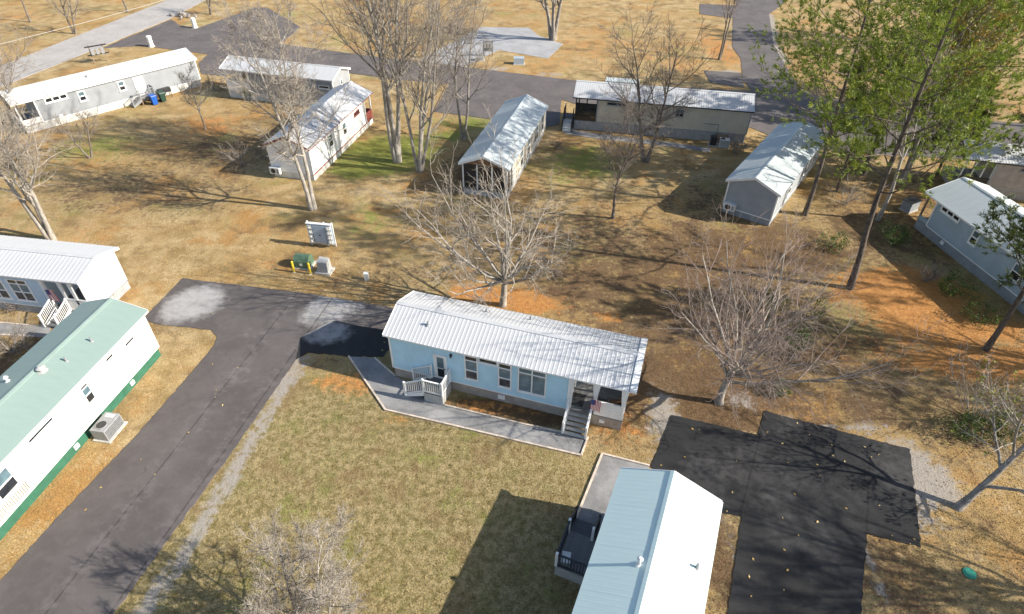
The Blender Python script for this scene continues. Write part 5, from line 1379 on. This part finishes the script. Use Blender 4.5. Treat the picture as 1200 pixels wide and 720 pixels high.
MB().box(-.8, .9, -1.15, 0, .70, .76).build('landing', M['deck'], sa)
for x in (-.75, .85): MB().box(x - .05, x + .05, -1.12, -1.02, 0, .69).build('landing_leg', M['wood'], sa)
flight(sa, (-.8, -.58), (-1.8, -.58), 1.05, .76, 3, M['deck'], M['pvc'])
railing(sa, (-.8, -1.12), (.88, -1.12), .76, .76, .95, M['pvc']); railing(sa, (-.8, -1.12), (-1.8, -1.12), .74, .1, .95, M['pvc'], posts=(0, 1)); railing(sa, (.88, -1.1), (.88, -.05), .76, .76, .95, M['dark_metal'], posts=(0, 0))
gb = thing('barrel_grill', 'black box smoker on legs beside the green bin of the gray home', 'grill', on_home(A, 4.9, -2.6), yaw_of(A))
MB().box(-.7, .7, -.3, .3, .65, 1.1).build('body', M['dark_metal'], gb)
for x in (-.6, .6):
    for y in (-.25, .25): MB().box(x - .03, x + .03, y - .03, y + .03, 0, .64).build('leg', M['dark_metal'], gb)
hb = thing('equipment_box', 'dark metal equipment box beyond the porch of the steel blue home', 'box', (*(35.10, 47.93), 0), .5)
MB().box(-.6, .6, -.45, .45, .1, .95).build('body', M['skirt_slate'], hb); MB().box(-.66, .66, -.5, .5, .951, 1.0).build('lid', M['dark_metal'], hb); MB().box(-.65, .65, -.5, .5, -.02, .099).build('base', M['concrete'], hb)
hb2 = thing('utility_box', 'black utility box left of the white air conditioner at the tan home', 'box', on_home(F, 5.8, -2.9), yaw_of(F))
MB().box(-.3, .3, -.3, .3, .05, .95).build('body', M['dark_metal'], hb2); MB().box(-.5, .5, -.45, .45, -.02, .05).build('pad', M['concrete'], hb2)
wp = thing('wood_pallet', 'brown wooden pallet leaning on the tan home skirting', 'pallet', on_home(F, 6.75, -2.18), yaw_of(F))
for i in range(5): MB().add([(-.55, -.26 + .04 * i, .05 + i * .19), (.55, -.26 + .04 * i, .05 + i * .19), (.55, -.235 + .04 * i, .17 + i * .19), (-.55, -.235 + .04 * i, .17 + i * .19), (-.55, -.24 + .04 * i, .05 + i * .19), (.55, -.24 + .04 * i, .05 + i * .19), (.55, -.215 + .04 * i, .17 + i * .19), (-.55, -.215 + .04 * i, .17 + i * .19)],
         [(0, 1, 2, 3), (7, 6, 5, 4), (0, 4, 5, 1), (2, 6, 7, 3)]).build('slat', M['wood'], wp)
for x in (-.5, .5): MB().bar((x, -.21, 0), (x, -.02, .98), .05).build('runner', M['wood'], wp)
ld = thing('lid', 'bright green plastic lid lying on the dry leaves at lower right', 'lid', (*(21.48, 14.41), .01), .3)
MB().cyl(0, 0, 0, .05, .30, .27, 18).build('disc', M['teal_lid'], ld); MB().cyl(0, 0, .051, .075, .22, .20, 18).build('raised_rim', M['teal_lid'], ld)

# overhead line across the far left field
ca_, cb2 = (-57.42, 57.71), (-32.12, 144.65)
pw = MB()
prev = None
for i in range(41):
    t = i / 40
    q_ = Vector((ca_[0] + (cb2[0] - ca_[0]) * t, ca_[1] + (cb2[1] - ca_[1]) * t, 8.0 - 1.6 * 4 * t * (1 - t)))
    if prev is not None: pw.bar(prev, q_, .035)
    prev = q_
tag(pw.build('power_cable', M['ac'], None), 'thin pale overhead cable crossing the field at the top left', 'cable')

# ------------------------------------------------------------------ ground stuff: grass tufts, fallen leaves
def inside(poly, x, y):
    r = np.zeros(x.shape, bool)
    n = len(poly)
    for i in range(n):
        x1, y1 = poly[i]; x2, y2 = poly[(i + 1) % n]
        c = ((y1 > y) != (y2 > y)) & (x < (x2 - x1) * (y - y1) / (y2 - y1 + 1e-12) + x1)
        r ^= c
    return r
HOMES = [B, W_, G, Lh, A, C_, D, E_, F, Hh, I_, J]
def free(x, y, paved_ok=False):
    ok = np.ones(x.shape, bool)
    if not paved_ok:
        for p in PAVED: ok &= ~inside(p, x, y)
    for h in HOMES:
        c, s_ = cos(-h.o.rotation_euler.z), sin(-h.o.rotation_euler.z)
        dx, dy = x - h.o.location.x, y - h.o.location.y
        ok &= ~((np.abs(c * dx - s_ * dy) < h.hl) & (np.abs(s_ * dx + c * dy) < h.hw))
    return ok
def view_points(rng, n, d0, d1):
    """points on the ground in front of the viewpoint, denser close by"""
    y = d0 + (d1 - d0) * rng.uniform(0, 1, n) ** 1.5
    x = rng.uniform(-1, 1, n) * (15 + y * .80)
    return x, y
rg = np.random.default_rng(99)
x, y = view_points(rg, 400000, 9, 70)
k = free(x, y); x, y = x[k], y[k]
cv = cover_at(x, y)
keep = rg.uniform(size=len(x)) > np.clip(cv[3] * 1.3 + cv[1] * .7 + cv[2] * .45, 0, .95)
x, y = x[keep], y[keep]
n = len(x)
a = rg.uniform(0, 2 * pi, n); hgt = rg.uniform(.015, .05, n) * (1 + .8 * (rg.uniform(size=n) > .93)); wd_ = rg.uniform(.012, .032, n); ln_ = rg.normal(0, .055, (2, n))
dx, dy = np.cos(a) * wd_, np.sin(a) * wd_
b0 = np.stack([x - dx, y - dy, np.zeros(n)], -1); b1 = np.stack([x + dx, y + dy, np.zeros(n)], -1)
t0 = np.stack([x + ln_[0] - dx * .4, y + ln_[1] - dy * .4, hgt], -1); t1 = np.stack([x + ln_[0] + dx * .6, y + ln_[1] + dy * .6, hgt * rg.uniform(.6, 1, n)], -1)
v = np.stack([b0, b1, t0], 1).reshape(-1, 3)
me = np_mesh('grass', v, [np.arange(3 * n).reshape(-1, 3)], M['tuft'])
set_cover(me, np.repeat(x, 3), np.repeat(y, 3)); add_shade(me, np.repeat(rg.uniform(0, 1, n), 3))
tag(inst('grass', me, None), 'short dry winter grass in tufts', 'grass', kind='stuff')

def scatter_leaves(name, x, y, z, size, mat, label, rng):
    n = len(x)
    a = rng.uniform(0, 2 * pi, n); s_ = size * rng.uniform(.6, 1.3, n)
    ca, sa_ = np.cos(a) * s_, np.sin(a) * s_
    t = rng.normal(0, .3, (n, 4)) * s_[:, None]
    zz = np.broadcast_to(z, (n,))
    v = np.stack([np.stack([x - ca, y - sa_, zz + .006 + np.abs(t[:, 0])], -1), np.stack([x + sa_ * .6, y - ca * .6, zz + .006 + np.abs(t[:, 1])], -1),
                  np.stack([x + ca, y + sa_, zz + .006 + np.abs(t[:, 2])], -1), np.stack([x - sa_ * .6, y + ca * .6, zz + .006 + np.abs(t[:, 3])], -1)], 1).reshape(-1, 3)
    me_ = np_mesh(name, v, [np.arange(4 * n).reshape(-1, 4)], M[mat]); add_shade(me_, np.repeat(rng.uniform(0, 1, n), 4))
    tag(inst(name, me_, None), label, 'leaves', kind='stuff')
x, y = view_points(rg, 80000, 9, 60)
k = free(x, y); x, y = x[k], y[k]
cv = cover_at(x, y)
k = rg.uniform(size=len(x)) < np.clip(cv[2] * .6 + .006, 0, 1); x, y = x[k], y[k]
scatter_leaves('fallen_leaves', x, y, 0.0, .042, 'leaf_litter', 'brown fallen leaves spread under the trees', rg)
# leaves on the paving
x = np.concatenate([rg.uniform(8, 22, 60), rg.uniform(-24, -8, 40)]); y = np.concatenate([rg.uniform(12, 25, 60), rg.uniform(12, 34, 40)])
k = np.zeros(len(x), bool)
for p in PAVED[:3]: k |= inside(p, x, y)
k &= free(x, y, True); x, y = x[k], y[k]
scatter_leaves('fallen_leaves', x, y, .05, .075, 'leaf_fallen_yellow', 'pale yellow leaves lying loose on the asphalt', rg)
